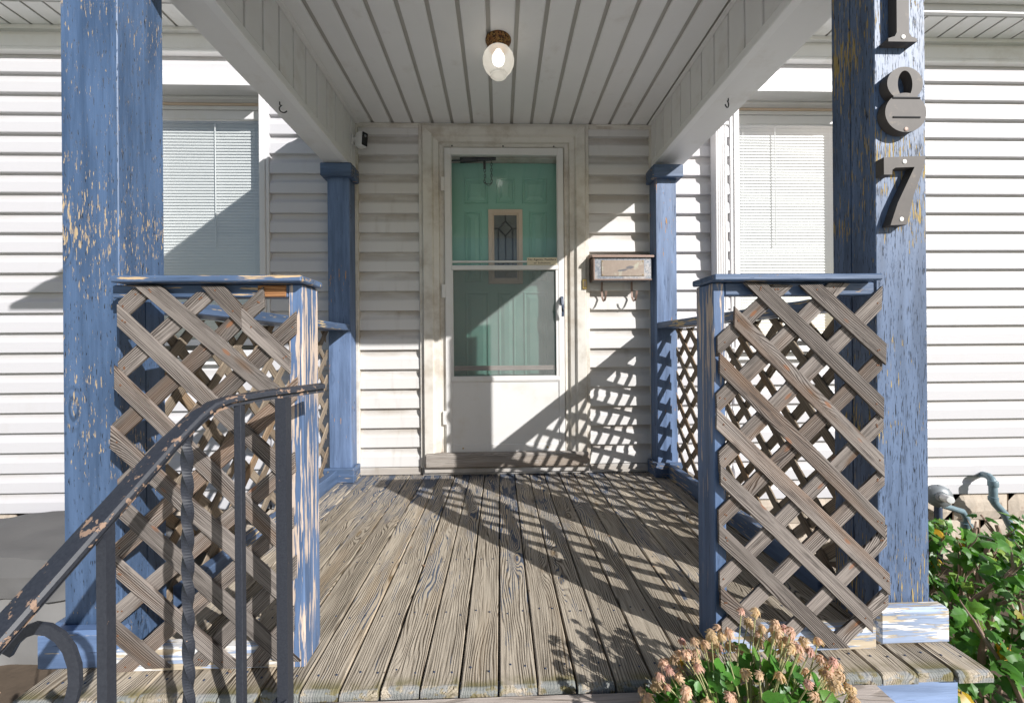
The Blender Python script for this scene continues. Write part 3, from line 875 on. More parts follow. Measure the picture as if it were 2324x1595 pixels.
# ================================================================== RAILINGS
def strip(parent, name, a, b, y, wd, th, ends, mat, plane='XZ'):
    """one lattice slat; a, b = (u, z) of the centre line; ends 'v','h','s' = upright, level or square cut"""
    ax, az = a; bx, bz = b
    dx, dz = bx - ax, bz - az
    L = math.hypot(dx, dz); ang = math.atan2(dz, dx)
    cs, sn = math.cos(ang), math.sin(ang)
    hw = wd / 2
    def off(kind):
        # shift along the strip of the upper (+) edge for each kind of cut
        if kind == 'v': return hw * math.tan(ang) if abs(cs) > .2 else 0
        if kind == 'h': return -hw / math.tan(ang) if abs(sn) > .2 else 0
        return 0
    oa, ob = off(ends[0]), off(ends[1])
    jx = lambda: jr.uniform(-.003, .003)
    poly = [(oa * -1 + jx() if False else -L / 2 - oa + jx(), -hw), (L / 2 - ob + jx(), -hw), (L / 2 + ob + jx(), hw), (-L / 2 + oa + jx(), hw)]
    m = MB(); m.prism(poly, -th / 2, th / 2)
    me = m.mesh(name, mat)
    bm = bmesh.new(); bm.from_mesh(me)
    bmesh.ops.bevel(bm, geom=list(bm.edges), offset=.0012, segments=1, affect='EDGES'); bm.to_mesh(me); bm.free()
    o = bpy.data.objects.new(name, me); COL.objects.link(o); o.parent = parent
    if plane == 'XZ':
        loc = Vector(((ax + bx) / 2, y, (az + bz) / 2)); o.rotation_euler = (jr.uniform(-.012, .012), -ang, 0)
    else:
        loc = Vector((y, (ax + bx) / 2, (az + bz) / 2))
        o.rotation_mode = 'QUATERNION'
        o.rotation_quaternion = Matrix.Rotation(math.pi / 2, 3, 'Z').to_quaternion() @ Matrix.Rotation(-ang, 3, 'Y').to_quaternion()
    o.location = loc - wloc(parent)
    return o
LF = [(-0.914, 1.015, -0.556, 0.7), (-0.748, 1.013, -0.673, 0.932), (-0.672, 0.925, -0.549, 0.81), (-0.989, 0.939, -0.549, 0.512), (-0.997, 0.778, -0.555, 0.324), (-1.009, 0.626, -0.554, 0.194), (-0.994, 0.45, -0.561, 0.032), (-0.997, 0.288, -0.708, 0.019), (-1.002, 0.123, -0.892, 0.024)]
LB = [(-0.925, 1.009, -0.993, 0.946), (-0.763, 0.998, -0.998, 0.788), (-0.62, 0.986, -1.01, 0.629), (-0.536, 0.92, -1.001, 0.481), (-0.538, 0.744, -1.009, 0.315), (-0.544, 0.55, -1.01, 0.155), (-0.548, 0.404, -0.998, 0.01), (-0.544, 0.273, -0.807, 0.019), (-0.55, 0.137, -0.657, 0.014)]
RF = [(0.691, 1.016, 1.047, 0.672), (0.844, 1.011, 1.053, 0.821), (0.632, 0.927, 1.046, 0.514), (0.592, 0.801, 1.047, 0.346), (0.583, 0.651, 1.06, 0.191), (0.589, 0.502, 1.012, 0.088), (0.586, 0.342, 0.918, 0.021), (0.587, 0.174, 0.717, 0.051)]
RB = [(0.775, 1.012, 0.592, 0.846), (0.931, 1.015, 0.587, 0.689), (1.053, 0.977, 0.592, 0.53), (1.052, 0.808, 0.588, 0.372), (1.053, 0.641, 0.59, 0.202), (1.055, 0.488, 0.596, 0.068), (1.06, 0.322, 0.738, 0.019), (1.064, 0.156, 0.906, 0.018)]
def front_panel(label, nx0, nx1, cap, rx, F, B):
    t = thing('lattice_railing', label, 'railing', ((nx0 + nx1) / 2, 1.13, 0), 'lattice railings round the porch')
    part('newel', MB().box(nx0, nx1, 1.094, 1.187, .001, 1.0195, .003), M['newel'], t)
    part('rail_cap', MB().box(cap[0], cap[1], 1.058, 1.185, 1.021, 1.038, .003), M['trim_x'], t)
    part('top_rail', MB().box(rx[0], rx[1], 1.095, 1.132, .985, 1.020, .003), M['trim_x'], t)
    part('bottom_rail', MB().box(rx[0], rx[1], 1.095, 1.134, .001, .062, .004), M['trim_pale'], t)
    nl = MB()
    for x0, z0, x1, z1 in F + B:
        dx, dz = x1 - x0, z1 - z0; L = math.hypot(dx, dz)
        fr_ = (x0, z0, x1, z1) in F
        for t_ in (.022 / L, 1 - .022 / L):
            for _ in range(2 if jr.random() < .4 else 1):
                nl.lathe([(.0027, 0), (.0022, .0012)], (x0 + dx * t_ + jr.uniform(-.008, .008), 1.0756 if fr_ else 1.0846, z0 + dz * t_ + jr.uniform(-.005, .005)), 6, Vector((0, -1, 0)))
    part('nail', nl, M['rust_nail'], t, kind='stuff')
    for lst, y in ((F, 1.0795), (B, 1.0885)):
        for x0, z0, x1, z1 in lst:
            e = ['h' if (z > .995 or z < .04) else 'v' for z in (z0, z1)]
            strip(t, 'slat', (x0, z0), (x1, z1), y + jr.uniform(-.0004, .0004), .0435 + jr.uniform(-.003, .001), .0078, e, M['lattice'])
    return t
lp = front_panel('front lattice railing behind the iron handrail with one broken slat', -.562, -.525, (-.990, -.511), (-1.018, -.563), LF, LB)
part('rotten_end', MB().box(-.640, -.566, 1.091, 1.0945, .986, 1.017, .002), M['rot'], lp)
rp = front_panel('front lattice railing behind the faded flowers and left of the house numbers', .583, .617, (.570, 1.030), (.618, 1.040), RF, RB)
def side_panel(label, xc0, xc1, xl, sgn):
    t = thing('lattice_railing', label, 'railing', ((xc0 + xc1) / 2, 1.95, 0), 'lattice railings round the porch')
    part('rail_cap', MB().box(xc0, xc1, 1.302, 2.599, .958, .997, .004), M['trim_y'], t)
    ri = (xc1 - .040, xc1 - .002) if sgn < 0 else (xc0 + .002, xc0 + .040)
    xb = xl + (.012 if sgn < 0 else -.012)
    part('bottom_rail', MB().box(min(xb, xb - sgn * .045), max(xb, xb - sgn * .045), 1.342, 2.568, .001, .085, .004), M['trim_y'], t)
    sp = .152; hgt0, hgt1 = .02, .955; ya, yb = 1.315, 2.568
    for layer, d in ((0, 1), (1, -1)):
        k = -12
        while k < 20:
            # z = d*(y - y0)
            y0 = 1.30 + k * sp + (.05 if layer else 0)
            if d > 0: p = [(max(ya, y0 + hgt0), None), (min(yb, y0 + hgt1), None)]
            else: p = [(max(ya, y0 - hgt1), None), (min(yb, y0 - hgt0), None)]
            u0, u1 = p[0][0], p[1][0]
            if u1 - u0 > .03:
                za, zb = (u0 - y0, u1 - y0) if d > 0 else (y0 - u0, y0 - u1)
                e = ['h' if (z > .94 or z < .03) else 'v' for z in (za, zb)]
                strip(t, 'slat', (u0, za), (u1, zb), xl + sgn * (.004 + .0083 * layer), .036, .0075, e, M['lattice_dark'], 'YZ')
            k += 1
    return t
side_panel('side lattice railing that ends at the rear post under the security camera', -1.092, -.952, -1.078, -1)
side_panel('side lattice railing between the numbered post and the mailbox post', 1.018, 1.155, 1.128, 1)

# ================================================================== PORCH ROOF
proof = thing('porch_roof', 'porch roof with white ribbed ceiling and boxed side beams', 'porch roof', (.04, 1.9, 2.0))
BLI, BLO, BRI, BRO = -.945, -1.098, 1.030, 1.231
ZC = 2.335
part('side_beam', MB().box(BLO, BLI - .0118, 1.10, 2.70, 2.012, 2.345, .004), M['beam'], proof)
part('side_beam', MB().box(BRI + .0118, BRO, 1.10, 2.70, 2.050, 2.345, .004), M['beam'], proof)
part('front_beam', MB().box(BLI - .010, BRI + .010, 1.125, 1.29, 1.998, 2.345, .004), M['beam'], proof)
for x0, x1, zb in ((BLI - .036, BLI + .004, 2.012), (BRI - .004, BRI + .036, 2.050)):
    part('beam_trim', MB().box(x0, x1, 1.295, 2.70, zb - .004, zb + .036, .004), M['ceiling'], proof)
cm = [MB().box(-.0065, .0065, 0, .1085, zb + .037, ZC + .004, .0022).mesh('beam_cladding', M['beam']) for zb in (2.012, 2.050)]
for x, me in ((BLI - .005, cm[0]), (BRI + .005, cm[1])):
    y = 1.306
    while y < 2.66:
        piece('beam_cladding', me, proof, (x, y, 0)); y += .1205
bw = .1315
cb = MB(); 
cb.box(0, bw - .019, 0, 1.42, 0, .011, .004)
cme = cb.mesh('ceiling_board', M['ceiling'])
x = -.832 - bw
while x < 1.03:
    if x + bw > -.94:
        piece('ceiling_board', cme, proof, (x + .0095, 1.295, ZC))
    x += bw
part('ceiling_backing', MB().box(BLI + .0005, BRI - .0005, 1.292, 2.736, ZC + .0112, ZC + .020), M['groove_shade'], proof)
for x0, x1 in ((BLI + .001, BLI + .026), (BRI - .026, BRI - .001)):
    part('ceiling_trim', MB().box(x0, x1, 1.296, 2.70, ZC - .010, ZC - .001, .003), M['beam'], proof)
part('ceiling_trim', MB().box(BLI + .028, BRI - .028, 2.700, 2.7215, ZC - .012, ZC - .001, .003), M['cream'], proof)
part('gable_roof', MB().prism([(-1.15, 2.349), (1.285, 2.349), (1.285, 2.38), (.05, 3.02), (-1.15, 2.385)], 1.0, 2.735), M['roof'], proof)
for sgn in (-1, 1):
    pts = [(-1.50, 2.392), (-1.152, 2.392), (-1.152, 2.66), (-1.50, 2.425)]
    if sgn > 0: pts = [(-x + .14, z) for x, z in pts]
    part('eave_shadow_block', MB().prism(pts, .92, .998), M['trim'], proof)  # unseen blocks, added and shaped for their shadow on the wall
part('gable_board', MB().prism([(-1.15, 2.352), (1.285, 2.352), (.05, 3.02)], .95, .998), M['trim'], proof)

# ================================================================== THINGS ON THE PORCH
# ceiling light
pl = thing('porch_light', 'lit frosted globe ceiling light on a rusty brass base', 'light', (.003, 1.965, ZC))
c = (.003, 1.965, ZC)
rust = NT('rusty_brass')
_f = rust.noise(rust.map((45,) * 3), 1, 5, .7); _g = rust.noise(rust.map((110,) * 3), 1, 3, .6)
rust.bsdf(rust.mix(rust.step(_g, .42, .52), (.05, .022, .012), rust.mix(rust.step(_f, .4, .6), (.22, .085, .03), (.34, .20, .06))), .6, rust.bump(_g, .5, .002), metal=.3)
part('lamp_base', MB().lathe([(.062, -.001), (.0625, -.006), (.060, -.012), (.052, -.020), (.046, -.040), (.044, -.052)], c, 32), rust.m, pl, True)
part('lamp_globe', MB().lathe([(.040, -.040), (.044, -.047), (.058, -.058), (.071, -.076), (.0765, -.097), (.0745, -.119), (.066, -.140), (.053, -.156), (.044, -.163), (.041, -.168), (.041, -.175), (.036, -.177), (.032, -.174), (.010, -.174)], c, 36), M['globe'], pl, True)
part('bulb', MB().lathe([(.012, -.050), (.016, -.060), (.028, -.078), (.031, -.095), (.026, -.113), (.012, -.125), (.003, -.127)], c, 20), M['bulb'], pl, True)
# hooks under the beams
def hook(label, x, y, z, ang):
    pts = [Vector((0, 0, .004)), Vector((0, 0, -.014))]
    for k in range(10):
        t = math.radians(110 + 25 * k)
        pts.append(Vector((.015 + .017 * math.cos(t), 0, -.032 + .017 * math.sin(t))))
    R = Matrix.Rotation(ang, 3, 'Z')
    m = MB().tube([R @ p + Vector((x, y, z)) for p in pts], .0028, 6)
    o = part('ceiling_hook', m, M['black'], None, True)
    o['label'] = label; o['category'] = 'hook'; o['group'] = 'screw hooks under the beams'
hook('black screw hook under the beam on the security camera side', -1.031, 1.945, 2.012, .2)
hook('black screw hook under the beam on the mailbox side', 1.122, 1.945, 2.050, math.pi + .6)
# security camera
sc = thing('security_camera', 'small white security camera with black face in the ceiling corner', 'camera', (-.925, 2.665, 2.19))
part('mount', MB().lathe([(.010, -.03), (.012, -.02), (.016, -.012), (.019, 0), (.016, .012), (.006, .018)], (-.922, 2.655, 2.196), 16, Vector((1, -.3, -.2)).normalized()).box(-.944, -.934, 2.63, 2.69, 2.16, 2.23, .003), M['white_plastic'], sc, True)
bm = bmesh.new(); bmesh.ops.create_cube(bm, size=1)
for v in bm.verts: v.co = Vector((v.co.x * .054, v.co.y * .070, v.co.z * .096))
bmesh.ops.bevel(bm, geom=list(bm.edges), offset=.017, segments=4, affect='EDGES', profile=.5)
RC = Matrix.Translation(Vector((-.877, 2.620, 2.176))) @ Matrix.Rotation(.98, 4, 'Z') @ Matrix.Rotation(.10, 4, 'X')
m = MB(); bm.verts.index_update(); m.add([RC @ v.co for v in bm.verts], [tuple(v.index for v in f.verts) for f in bm.faces]); bm.free()
part('camera_body', m, M['white_plastic'], sc, True)
bm = bmesh.new(); bmesh.ops.create_cube(bm, size=1)
for v in bm.verts: v.co = Vector((v.co.x * .042, -.0345 + v.co.y * .006, v.co.z * .082))
bmesh.ops.bevel(bm, geom=list(bm.edges), offset=.0028, segments=2, affect='EDGES')
m = MB(); bm.verts.index_update(); m.add([RC @ v.co for v in bm.verts], [tuple(v.index for v in f.verts) for f in bm.faces]); bm.free()
part('camera_face', m, plain('gloss_black', (.008, .008, .01), .15), sc, True)
part('lens', MB().lathe([(.008, 0), (.007, .002), (.002, .0025)], RC @ Vector((0, -.0375, .020)), 12, (RC.to_3x3() @ Vector((0, -1, 0)))), M['grey_metal'], sc, True)
# mailbox
mbx = thing('mailbox', 'small speckled metal mailbox with copper lid and two newspaper hooks', 'mailbox', (.80, 2.66, 1.27))
part('box', MB().box(.610, .986, 2.602, 2.712, 1.276, 1.424, .005), M['mailbox'], mbx)
part('lid', MB().extx([(2.714, 1.464), (2.606, 1.436), (2.592, 1.432), (2.588, 1.419), (2.592, 1.417), (2.600, 1.426), (2.714, 1.428)], .598, .999), M['copper'], mbx)
part('edge_band', MB().box(.608, .988, 2.599, 2.606, 1.272, 1.281, .002).box(.606, .616, 2.600, 2.71, 1.274, 1.42, .002), M['copper'], mbx)
pt_ = part('plate', MB().box(-.139, .139, -.002, .0015, -.0515, .0515, .0008), M['plate'], None)
pt_.parent = mbx; pt_.location = Vector((.797, 2.600, 1.350)) - wloc(mbx)
for sx in (-.131, .131):
    for sz in (-.044, .044):
        part('rivet', MB().lathe([(.004, 0), (.003, .002), (.001, .003)], (.797 + sx, 2.598, 1.350 + sz), 8, Vector((0, -1, 0))), M['brass'], mbx)
for hx in (.683, .884):
    p = [(hx, 2.690, 1.280), (hx, 2.690, 1.20), (hx, 2.684, 1.172)]
    for k in range(7):
        t = math.radians(180 + 30 * k)
        p.append((hx + .002, 2.650 - .034 * math.cos(t) * -1 if False else 2.650 - .034 * math.cos(t), 1.168 + .026 * math.sin(t)))
    p = p[:3] + [(hx + .001 * k, 2.684 - .0115 * k, 1.172 - .030 * math.sin(math.pi * k / 6)) for k in range(1, 6)] + [(hx + .006, 2.613, 1.180), (hx + .007, 2.608, 1.205)]
    part('newspaper_hook', MB().sweep(p, [(-.0065, -.0012), (.0065, -.0012), (.0065, .0012), (-.0065, .0012)], up=Vector((0, -1, .15))), M['copper'], mbx)
# doorbell
db = thing('doorbell', 'small brass doorbell on the door casing below the mailbox', 'doorbell', (.561, 2.67, 1.257))
part('bell_plate', MB().box(.547, .576, 2.660, 2.6705, 1.224, 1.291, .003), M['brass'], db)
part('bell_button', MB().box(.554, .569, 2.6565, 2.6605, 1.240, 1.276, .002), M['lite'], db)
# sticker on the glass
sg = thing('notice_sticker', 'cream sticker reading No Agents, Peddlers or Solicitors on the storm door', 'sticker', (.284, 2.71, 1.415))
part('backing', MB().box(.184, .385, 2.6955, 2.6985, 1.3905, 1.441, .001), M['sign'], sg)
def text(body, x, z, width, y, size, mat, parent, name='lettering'):
    cu = bpy.data.curves.new(name, 'FONT'); cu.body = body; cu.size = size; cu.align_x = 'CENTER'; cu.offset = .0002
    o = bpy.data.objects.new(name, cu); COL.objects.link(o)
    dg = bpy.context.evaluated_depsgraph_get(); dg.update()
    me = bpy.data.meshes.new_from_object(o.evaluated_get(dg))
    bpy.data.objects.remove(o)
    wd = max(v.co.x for v in me.vertices) - min(v.co.x for v in me.vertices)
    k = width / wd
    for v in me.vertices: v.co = Vector((v.co.x * k, 0, v.co.y))
    me.materials.clear(); me.materials.append(mat)
    ob = bpy.data.objects.new(name, me); COL.objects.link(ob); ob.parent = parent
    ob.location = Vector((x, y, z)) - wloc(parent)
    return ob
text('No Agents, Peddlers', .2845, 1.4210, .186, 2.6952, .0170, M['ink'], sg)
text('or Solicitors', .2845, 1.3990, .112, 2.6952, .0170, M['ink'], sg)
# house numbers
def ell(cx, cz, a, b, n=36, rot=0.0):
    return [(cx + a * math.cos(2 * math.pi * k / n), cz + b * math.sin(2 * math.pi * k / n)) for k in range(n)]
def screw_on(t, x, z, y, mt='screw'):
    part('screw', MB().lathe([(.0065, 0), (.006, .0015), (.003, .002)], (x, y, z), 10, Vector((0, -1, 0))), M[mt], t)
n1 = thing('house_number', 'bronze house numeral one at the top of the numbered post', 'house number', (1.155, 1.147, 1.71), 'house numbers on the post')
part('numeral', MB().prism([(1.112, 1.709), (1.196, 1.709), (1.196, 1.718), (1.180, 1.724), (1.173, 1.735), (1.173, 1.905), (1.150, 1.905), (1.118, 1.890), (1.118, 1.880), (1.137, 1.880), (1.137, 1.735), (1.131, 1.724), (1.112, 1.718)], 1.122, 1.1475), M['number'], n1)
screw_on(n1, 1.155, 1.722, 1.122)
n8 = thing('house_number', 'bronze house numeral eight with a filled lower loop, middle of the post', 'house number', (1.16, 1.147, 1.45), 'house numbers on the post')
m = MB(); N = 36
o_, i_ = ell(1.160, 1.590, .0525, .0475, N), ell(1.160, 1.588, .0215, .0385, N)
vs = [(x, 1.122, z) for x, z in o_] + [(x, 1.122, z) for x, z in i_] + [(x, 1.1475, z) for x, z in o_] + [(x, 1.1475, z) for x, z in i_]
fs = []
for k in range(N):
    j = (k + 1) % N
    fs += [(k, j, N + j, N + k), (k, k + 2 * N, j + 2 * N, j), (N + k, N + j, 3 * N + j, 3 * N + k), (2 * N + k, 3 * N + k, 3 * N + j, 2 * N + j)]
m.add(vs, fs)
part('numeral', m, M['number'], n8)
part('numeral_base', MB().prism(ell(1.161, 1.507, .0605, .056, N), 1.1215, 1.1470), M['number'], n8)
for zz in (1.548, 1.493):
    part('slot', MB().box(1.122, 1.203, 1.1195, 1.1225, zz - .0024, zz + .0024, .0008), M['dark'], n8)
screw_on(n8, 1.161, 1.459, 1.1215, 'copper')
n7 = thing('house_number', 'bronze house numeral seven, lowest on the numbered post', 'house number', (1.155, 1.147, 1.19), 'house numbers on the post')
part('numeral', MB().prism([(1.096, 1.379), (1.219, 1.384), (1.213, 1.352), (1.182, 1.270), (1.163, 1.188), (1.114, 1.186), (1.136, 1.250), (1.186, 1.352), (1.130, 1.350), (1.121, 1.344), (1.120, 1.330), (1.096, 1.330)], 1.122, 1.1475), M['number'], n7)
screw_on(n7, 1.156, 1.367, 1.122); screw_on(n7, 1.146, 1.203, 1.122)
# downspout
ds = thing('downspout', 'white fluted downspout beside the sunlit window', 'downspout', (1.455, 2.68, GZ))
pf = [(1.432, 2.700), (1.432, 2.640)]
for k in range(5):
    x = 1.436 + k * .0148
    pf += [(x, 2.636), (x + .009, 2.636), (x + .0105, 2.6405), (x + .0132, 2.6405)]
pf += [(1.512, 2.640), (1.512, 2.700)]
m = MB(); extz(m, pf, GZ + .10, 2.56)
part('pipe', m, M['trim'], ds)
part('elbow', MB().sweep([(1.472, 2.668, 2.55), (1.472, 2.62, 2.66), (1.472, 2.52, 2.85), (1.472, 2.44, 2.98)], [(-.04, -.03), (.04, -.03), (.04, .03), (-.04, .03)], up=Vector((0, -1, .3))), M['trim'], ds)
for z in (1.05, 2.30): part('strap', MB().box(1.422, 1.522, 2.631, 2.722, z, z + .025, .002), M['trim'], ds)

# ================================================================== IRON HANDRAIL
hr = thing('iron_handrail', 'black wrought iron stair handrail with chipped paint and a twisted baluster', 'handrail', (-.55, .85, GZ))
path = [Vector((-.440, 1.010, .753)), Vector((-.520, .920, .747)), Vector((-.566, .866, .741)), Vector((-.584, .843, .733)), Vector((-.597, .815, .714)), Vector((-.612, .765, .672)), Vector((-.657, .550, .478)), Vector((-.715, .300, .250)), Vector((-.76, .05, .02))]
prof = [(-.021, -.001), (-.0215, .005), (-.018, .0095), (0, .0115), (.018, .0095), (.0215, .005), (.021, -.001), (.012, -.0015), (.012, -.011), (-.012, -.011), (-.012, -.0015)]
part('top_rail', MB().sweep(path, prof), M['iron'], hr, True)
def rail_z(y):
    for a, b in zip(path, path[1:]):
        if b.y <= y <= a.y:
            t = (y - a.y) / (b.y - a.y); return a.z + (b.z - a.z) * t, a.x + (b.x - a.x) * t
    return path[-1].z, path[-1].x
for y, hw, zb in ((.932, .0120, -.014), (.664, .0078, -.25)):
    z, x = rail_z(y)
    x = -.4915 if y > .9 else -.630
    q_ = MB()
    extz(q_, [(x - hw, y - hw), (x + hw, y - hw), (x + hw, y + hw), (x - hw, y + hw)], zb, z - .010)
    part('post', q_, M['iron_post'], hr)
    part('foot', MB().box(x - hw * 2.2, x + hw * 2.2, y - hw * 2.2, y + hw * 2.2, zb, zb + .008, .002), M['iron_post'], hr)
z, x = rail_z(.875)
part('baluster', MB().box(-.5605, -.5455, .8675, .8825, -.02, z - .010, .001), M['iron_post'], hr)
z, x = rail_z(.793); bx = -.600
tw = [(bx, .793, -.14 + (z - .010 + .14) * k / 140) for k in range(141)]
part('twisted_baluster', MB().sweep(tw, [(-.0072, -.0072), (.0072, -.0072), (.0072, .0072), (-.0072, .0072)], up=Vector((0, -1, 0)), twist=math.pi * 8), M['iron_post'], hr)
part('bottom_rail', MB().sweep([(-.492, .932, .062), (-.56, .87, .005), (-.657, .55, -.29), (-.715, .30, -.46)], [(-.016, -.005), (.016, -.005), (.016, .005), (-.016, .005)]), M['iron_post'], hr)
cu = []
for k in range(15):
    t = math.radians(150 - 20 * k); r = .062 + .0012 * k
    cu.append((-.728 + .052 * math.cos(t) * r / .062, .655, .343 + .070 * math.sin(t) * r / .062))
part('scroll', MB().sweep(cu, [(-.009, -.003), (.009, -.003), (.009, .003), (-.009, .003)], up=Vector((0, -1, 0.001))), M['iron_post'], hr, True)

# ================================================================== THINGS BESIDE THE PORCH
gv = thing('gas_regulator', 'grey round gas regulator with white cap beside the numbered post', 'gas regulator', (2.9, 2.66, GZ))
ax = Vector((-.35, -1, .12)).normalized()
rc = Vector((2.895, 2.60, -.162))
part('housing', MB().lathe([(.030, -.045), (.048, -.030), (.070, -.012), (.074, -.008), (.074, .004), (.069, .007), (.060, .022), (.036, .032), (.030, .046)], rc, 32, ax), M['grey_metal'], gv, True)
part('cap', MB().lathe([(.024, .045), (.024, .105), (.020, .112), (.004, .113)], rc, 20, ax), M['white_plastic'], gv, True)
b = MB(); a1 = ax.orthogonal().normalized(); a2 = ax.cross(a1)
for k in range(8):
    t = 2 * math.pi * k / 8; b.lathe([(.005, -.013), (.005, .012)], rc + (a1 * math.cos(t) + a2 * math.sin(t)) * .068, 6, ax)
part('flange_bolt', b, M['grey_metal'], gv)
part('riser_pipe', MB().tube([(2.935, 2.64, -.20), (2.935, 2.64, GZ)], .021, 12), M['pipe_dark'], gv, True)
part('fitting', MB().tube([(2.93, 2.63, -.23), (2.98, 2.63, -.245), (3.09, 2.63, -.28), (3.12, 2.63, -.33), (3.12, 2.63, GZ)], .019, 12).lathe([(.030, 0), (.030, .04)], (3.12, 2.63, -.40), 12), M['pipe'], gv, True)
vp = thing('vent_pipe', 'blue grey hooked vent pipe coming out of the siding above the shrub', 'pipe', (3.25, 2.70, -.05))
pp = [(3.345, 2.738, -.068), (3.330, 2.70, -.060), (3.310, 2.66, -.056), (3.296, 2.632, -.066), (3.289, 2.618, -.088), (3.287, 2.615, -.150), (3.287, 2.615, -.205), (3.302, 2.612, -.232), (3.350, 2.605, -.290), (3.40, 2.60, -.40), (3.40, 2.60, GZ)]
part('tube', MB().tube(pp, .0215, 16), M['pipe'], vp, True)
part('collar', MB().lathe([(.026, 0), (.0265, .002), (.0265, .035), (.024, .038)], (3.287, 2.615, -.110), 18).lathe([(.025, 0), (.0255, .024), (.023, .026)], (3.287, 2.615, -.205), 18), M['pipe'], vp, True)

gc = thing('covered_bench', 'low outdoor bench under a grey fabric cover beside the porch', 'bench', (-2.5, 2.28, GZ))
def cloth(x0, x1, y0, y1, z0, z1, seed, nx=34, ny=18, nz=10):
    m = MB(); idx = {}
    def P(x, y, z):
        p = Vector((x, y, z))
        nv = mnoise.noise(p * 3.1 + Vector((seed, 0, 0))) * .026 + mnoise.noise(p * 11.0 + Vector((0, seed, 0))) * .010
        return p, nv
    def grid(f, na, nb):
        o = len(m.v)
        for j in range(nb + 1):
            for i in range(na + 1): m.v.append(f(i / na, j / nb))
        for j in range(nb):
            for i in range(na):
                a = o + j * (na + 1) + i; m.f.append((a, a + 1, a + na + 2, a + na + 1))
    def top(a, b_):
        x = x0 + (x1 - x0) * a; y = y0 + (y1 - y0) * b_
        e = min(a, 1 - a) * (x1 - x0); e2 = min(b_, 1 - b_) * (y1 - y0)
        p, nv = P(x, y, z1)
        rise = .095 * math.sin(math.pi * a) + .012 * math.sin(math.pi * b_)
        k = min(1, e / .05) * min(1, e2 / .04)
        return Vector((x, y, z1 + (rise + nv) * k))
    def wallf(ax_, c_, lo, hi, out):
        def f(a, b_):
            t = lo + (hi - lo) * a; z = z1 + (z0 - z1) * b_
            p = Vector((t, c_, z)) if ax_ == 'x' else Vector((c_, t, z))
            nv = mnoise.noise(Vector((t * 7 + seed, b_ * 1.3, 0))) * .06 * b_ + mnoise.noise(p * 6) * .008
            if b_ == 0 or a in (0, 1): nv *= 0
            off = out * (nv + .02 * b_)
            return p + (Vector((0, off, 0)) if ax_ == 'x' else Vector((off, 0, 0)))
        return f
    grid(top, nx, ny)
    grid(wallf('x', y0, x0, x1, -1), nx, nz); grid(wallf('x', y1, x0, x1, 1), nx, nz)
    grid(wallf('y', x0, y0, y1, -1), ny, nz); grid(wallf('y', x1, y0, y1, 1), ny, nz)
    return m
part('cover', cloth(-3.35, -1.72, 1.985, 2.62, -.315, -.225, 3.0, nz=5), M['cover'], gc, True)
part('cover_skirt', cloth(-3.33, -1.74, 2.005, 2.60, GZ, -.30, 9.0), M['cover_lit'], gc, True)

# ---- shrub with lobed leaves
def leafmesh(name, mat, fold, curl, seed):
    r = random.Random(seed)
    half = [(0, 0), (.20, .02), (.38, .16), (.30, .28), (.46, .46), (.30, .52), (.27, .66), (.16, .76), (0, 1.0)]
    half = [(x * r.uniform(.88, 1.12), y) for x, y in half]
    m = MB(); z = lambda x, y: -abs(x) * fold + curl * (y - .4) ** 2
    mid = [0, .16, .30, .44, .58, .70, .82, 1.0]
    o = 0
    m.v = [Vector((0, y, z(0, y))) for y in mid]
    for sg_ in (-1, 1):
        b_ = len(m.v)
        for x, y in half[1:-1]: m.v.append(Vector((sg_ * x, y, z(x, y) + r.uniform(-.02, .02))))
        ring = [b_ + k for k in range(7)]
        m.f += [(0, ring[0], 1), (1, ring[0], ring[1]), (1, ring[1], ring[2], 2), (2, ring[2], ring[3], 3), (3, ring[3], ring[4], 4), (4, ring[4], ring[5], 5), (5, ring[5], ring[6], 6), (6, ring[6], 7)]
    return m.mesh(name, mat, smooth=True, fix=False)
LM = [leafmesh('leaf', M['leaf'], .25 + .1 * i, -.3 - .12 * i, i) for i in range(4)]
shrub = thing('shrub', 'leafy green shrub with lobed leaves growing beside the numbered post', 'shrub', (2.3, 1.95, GZ))
rr = random.Random(12)
leaves = []
def branch(p, d, L, r, depth, mbs):
    pts = [Vector(p)]; d = Vector(d).normalized(); n = 6
    for k in range(n):
        d = (d + Vector((rr.uniform(-.14, .14), rr.uniform(-.14, .14), rr.uniform(-.05, .12)))).normalized()
        pts.append(pts[-1] + d * L / n)
    if depth and pts[-1].z > .80 - .415 * pts[-1].y: return
    mbs.tube(pts, [r * (1 - .55 * k / n) for k in range(n + 1)], 7)
    for k in range(1, n + 1):
        if depth < 2 and rr.random() < .75:
            dd = (d + Vector((rr.uniform(-.9, .9), rr.uniform(-.9, .9), rr.uniform(.0, .7)))).normalized()
            branch(pts[k], dd, L * rr.uniform(.28, .48), r * .5, depth + 1, mbs)
        for _ in range(5 if depth else 3):
            leaves.append(pts[k] + Vector((rr.uniform(-.03, .03), rr.uniform(-.03, .03), rr.uniform(-.02, .03))))
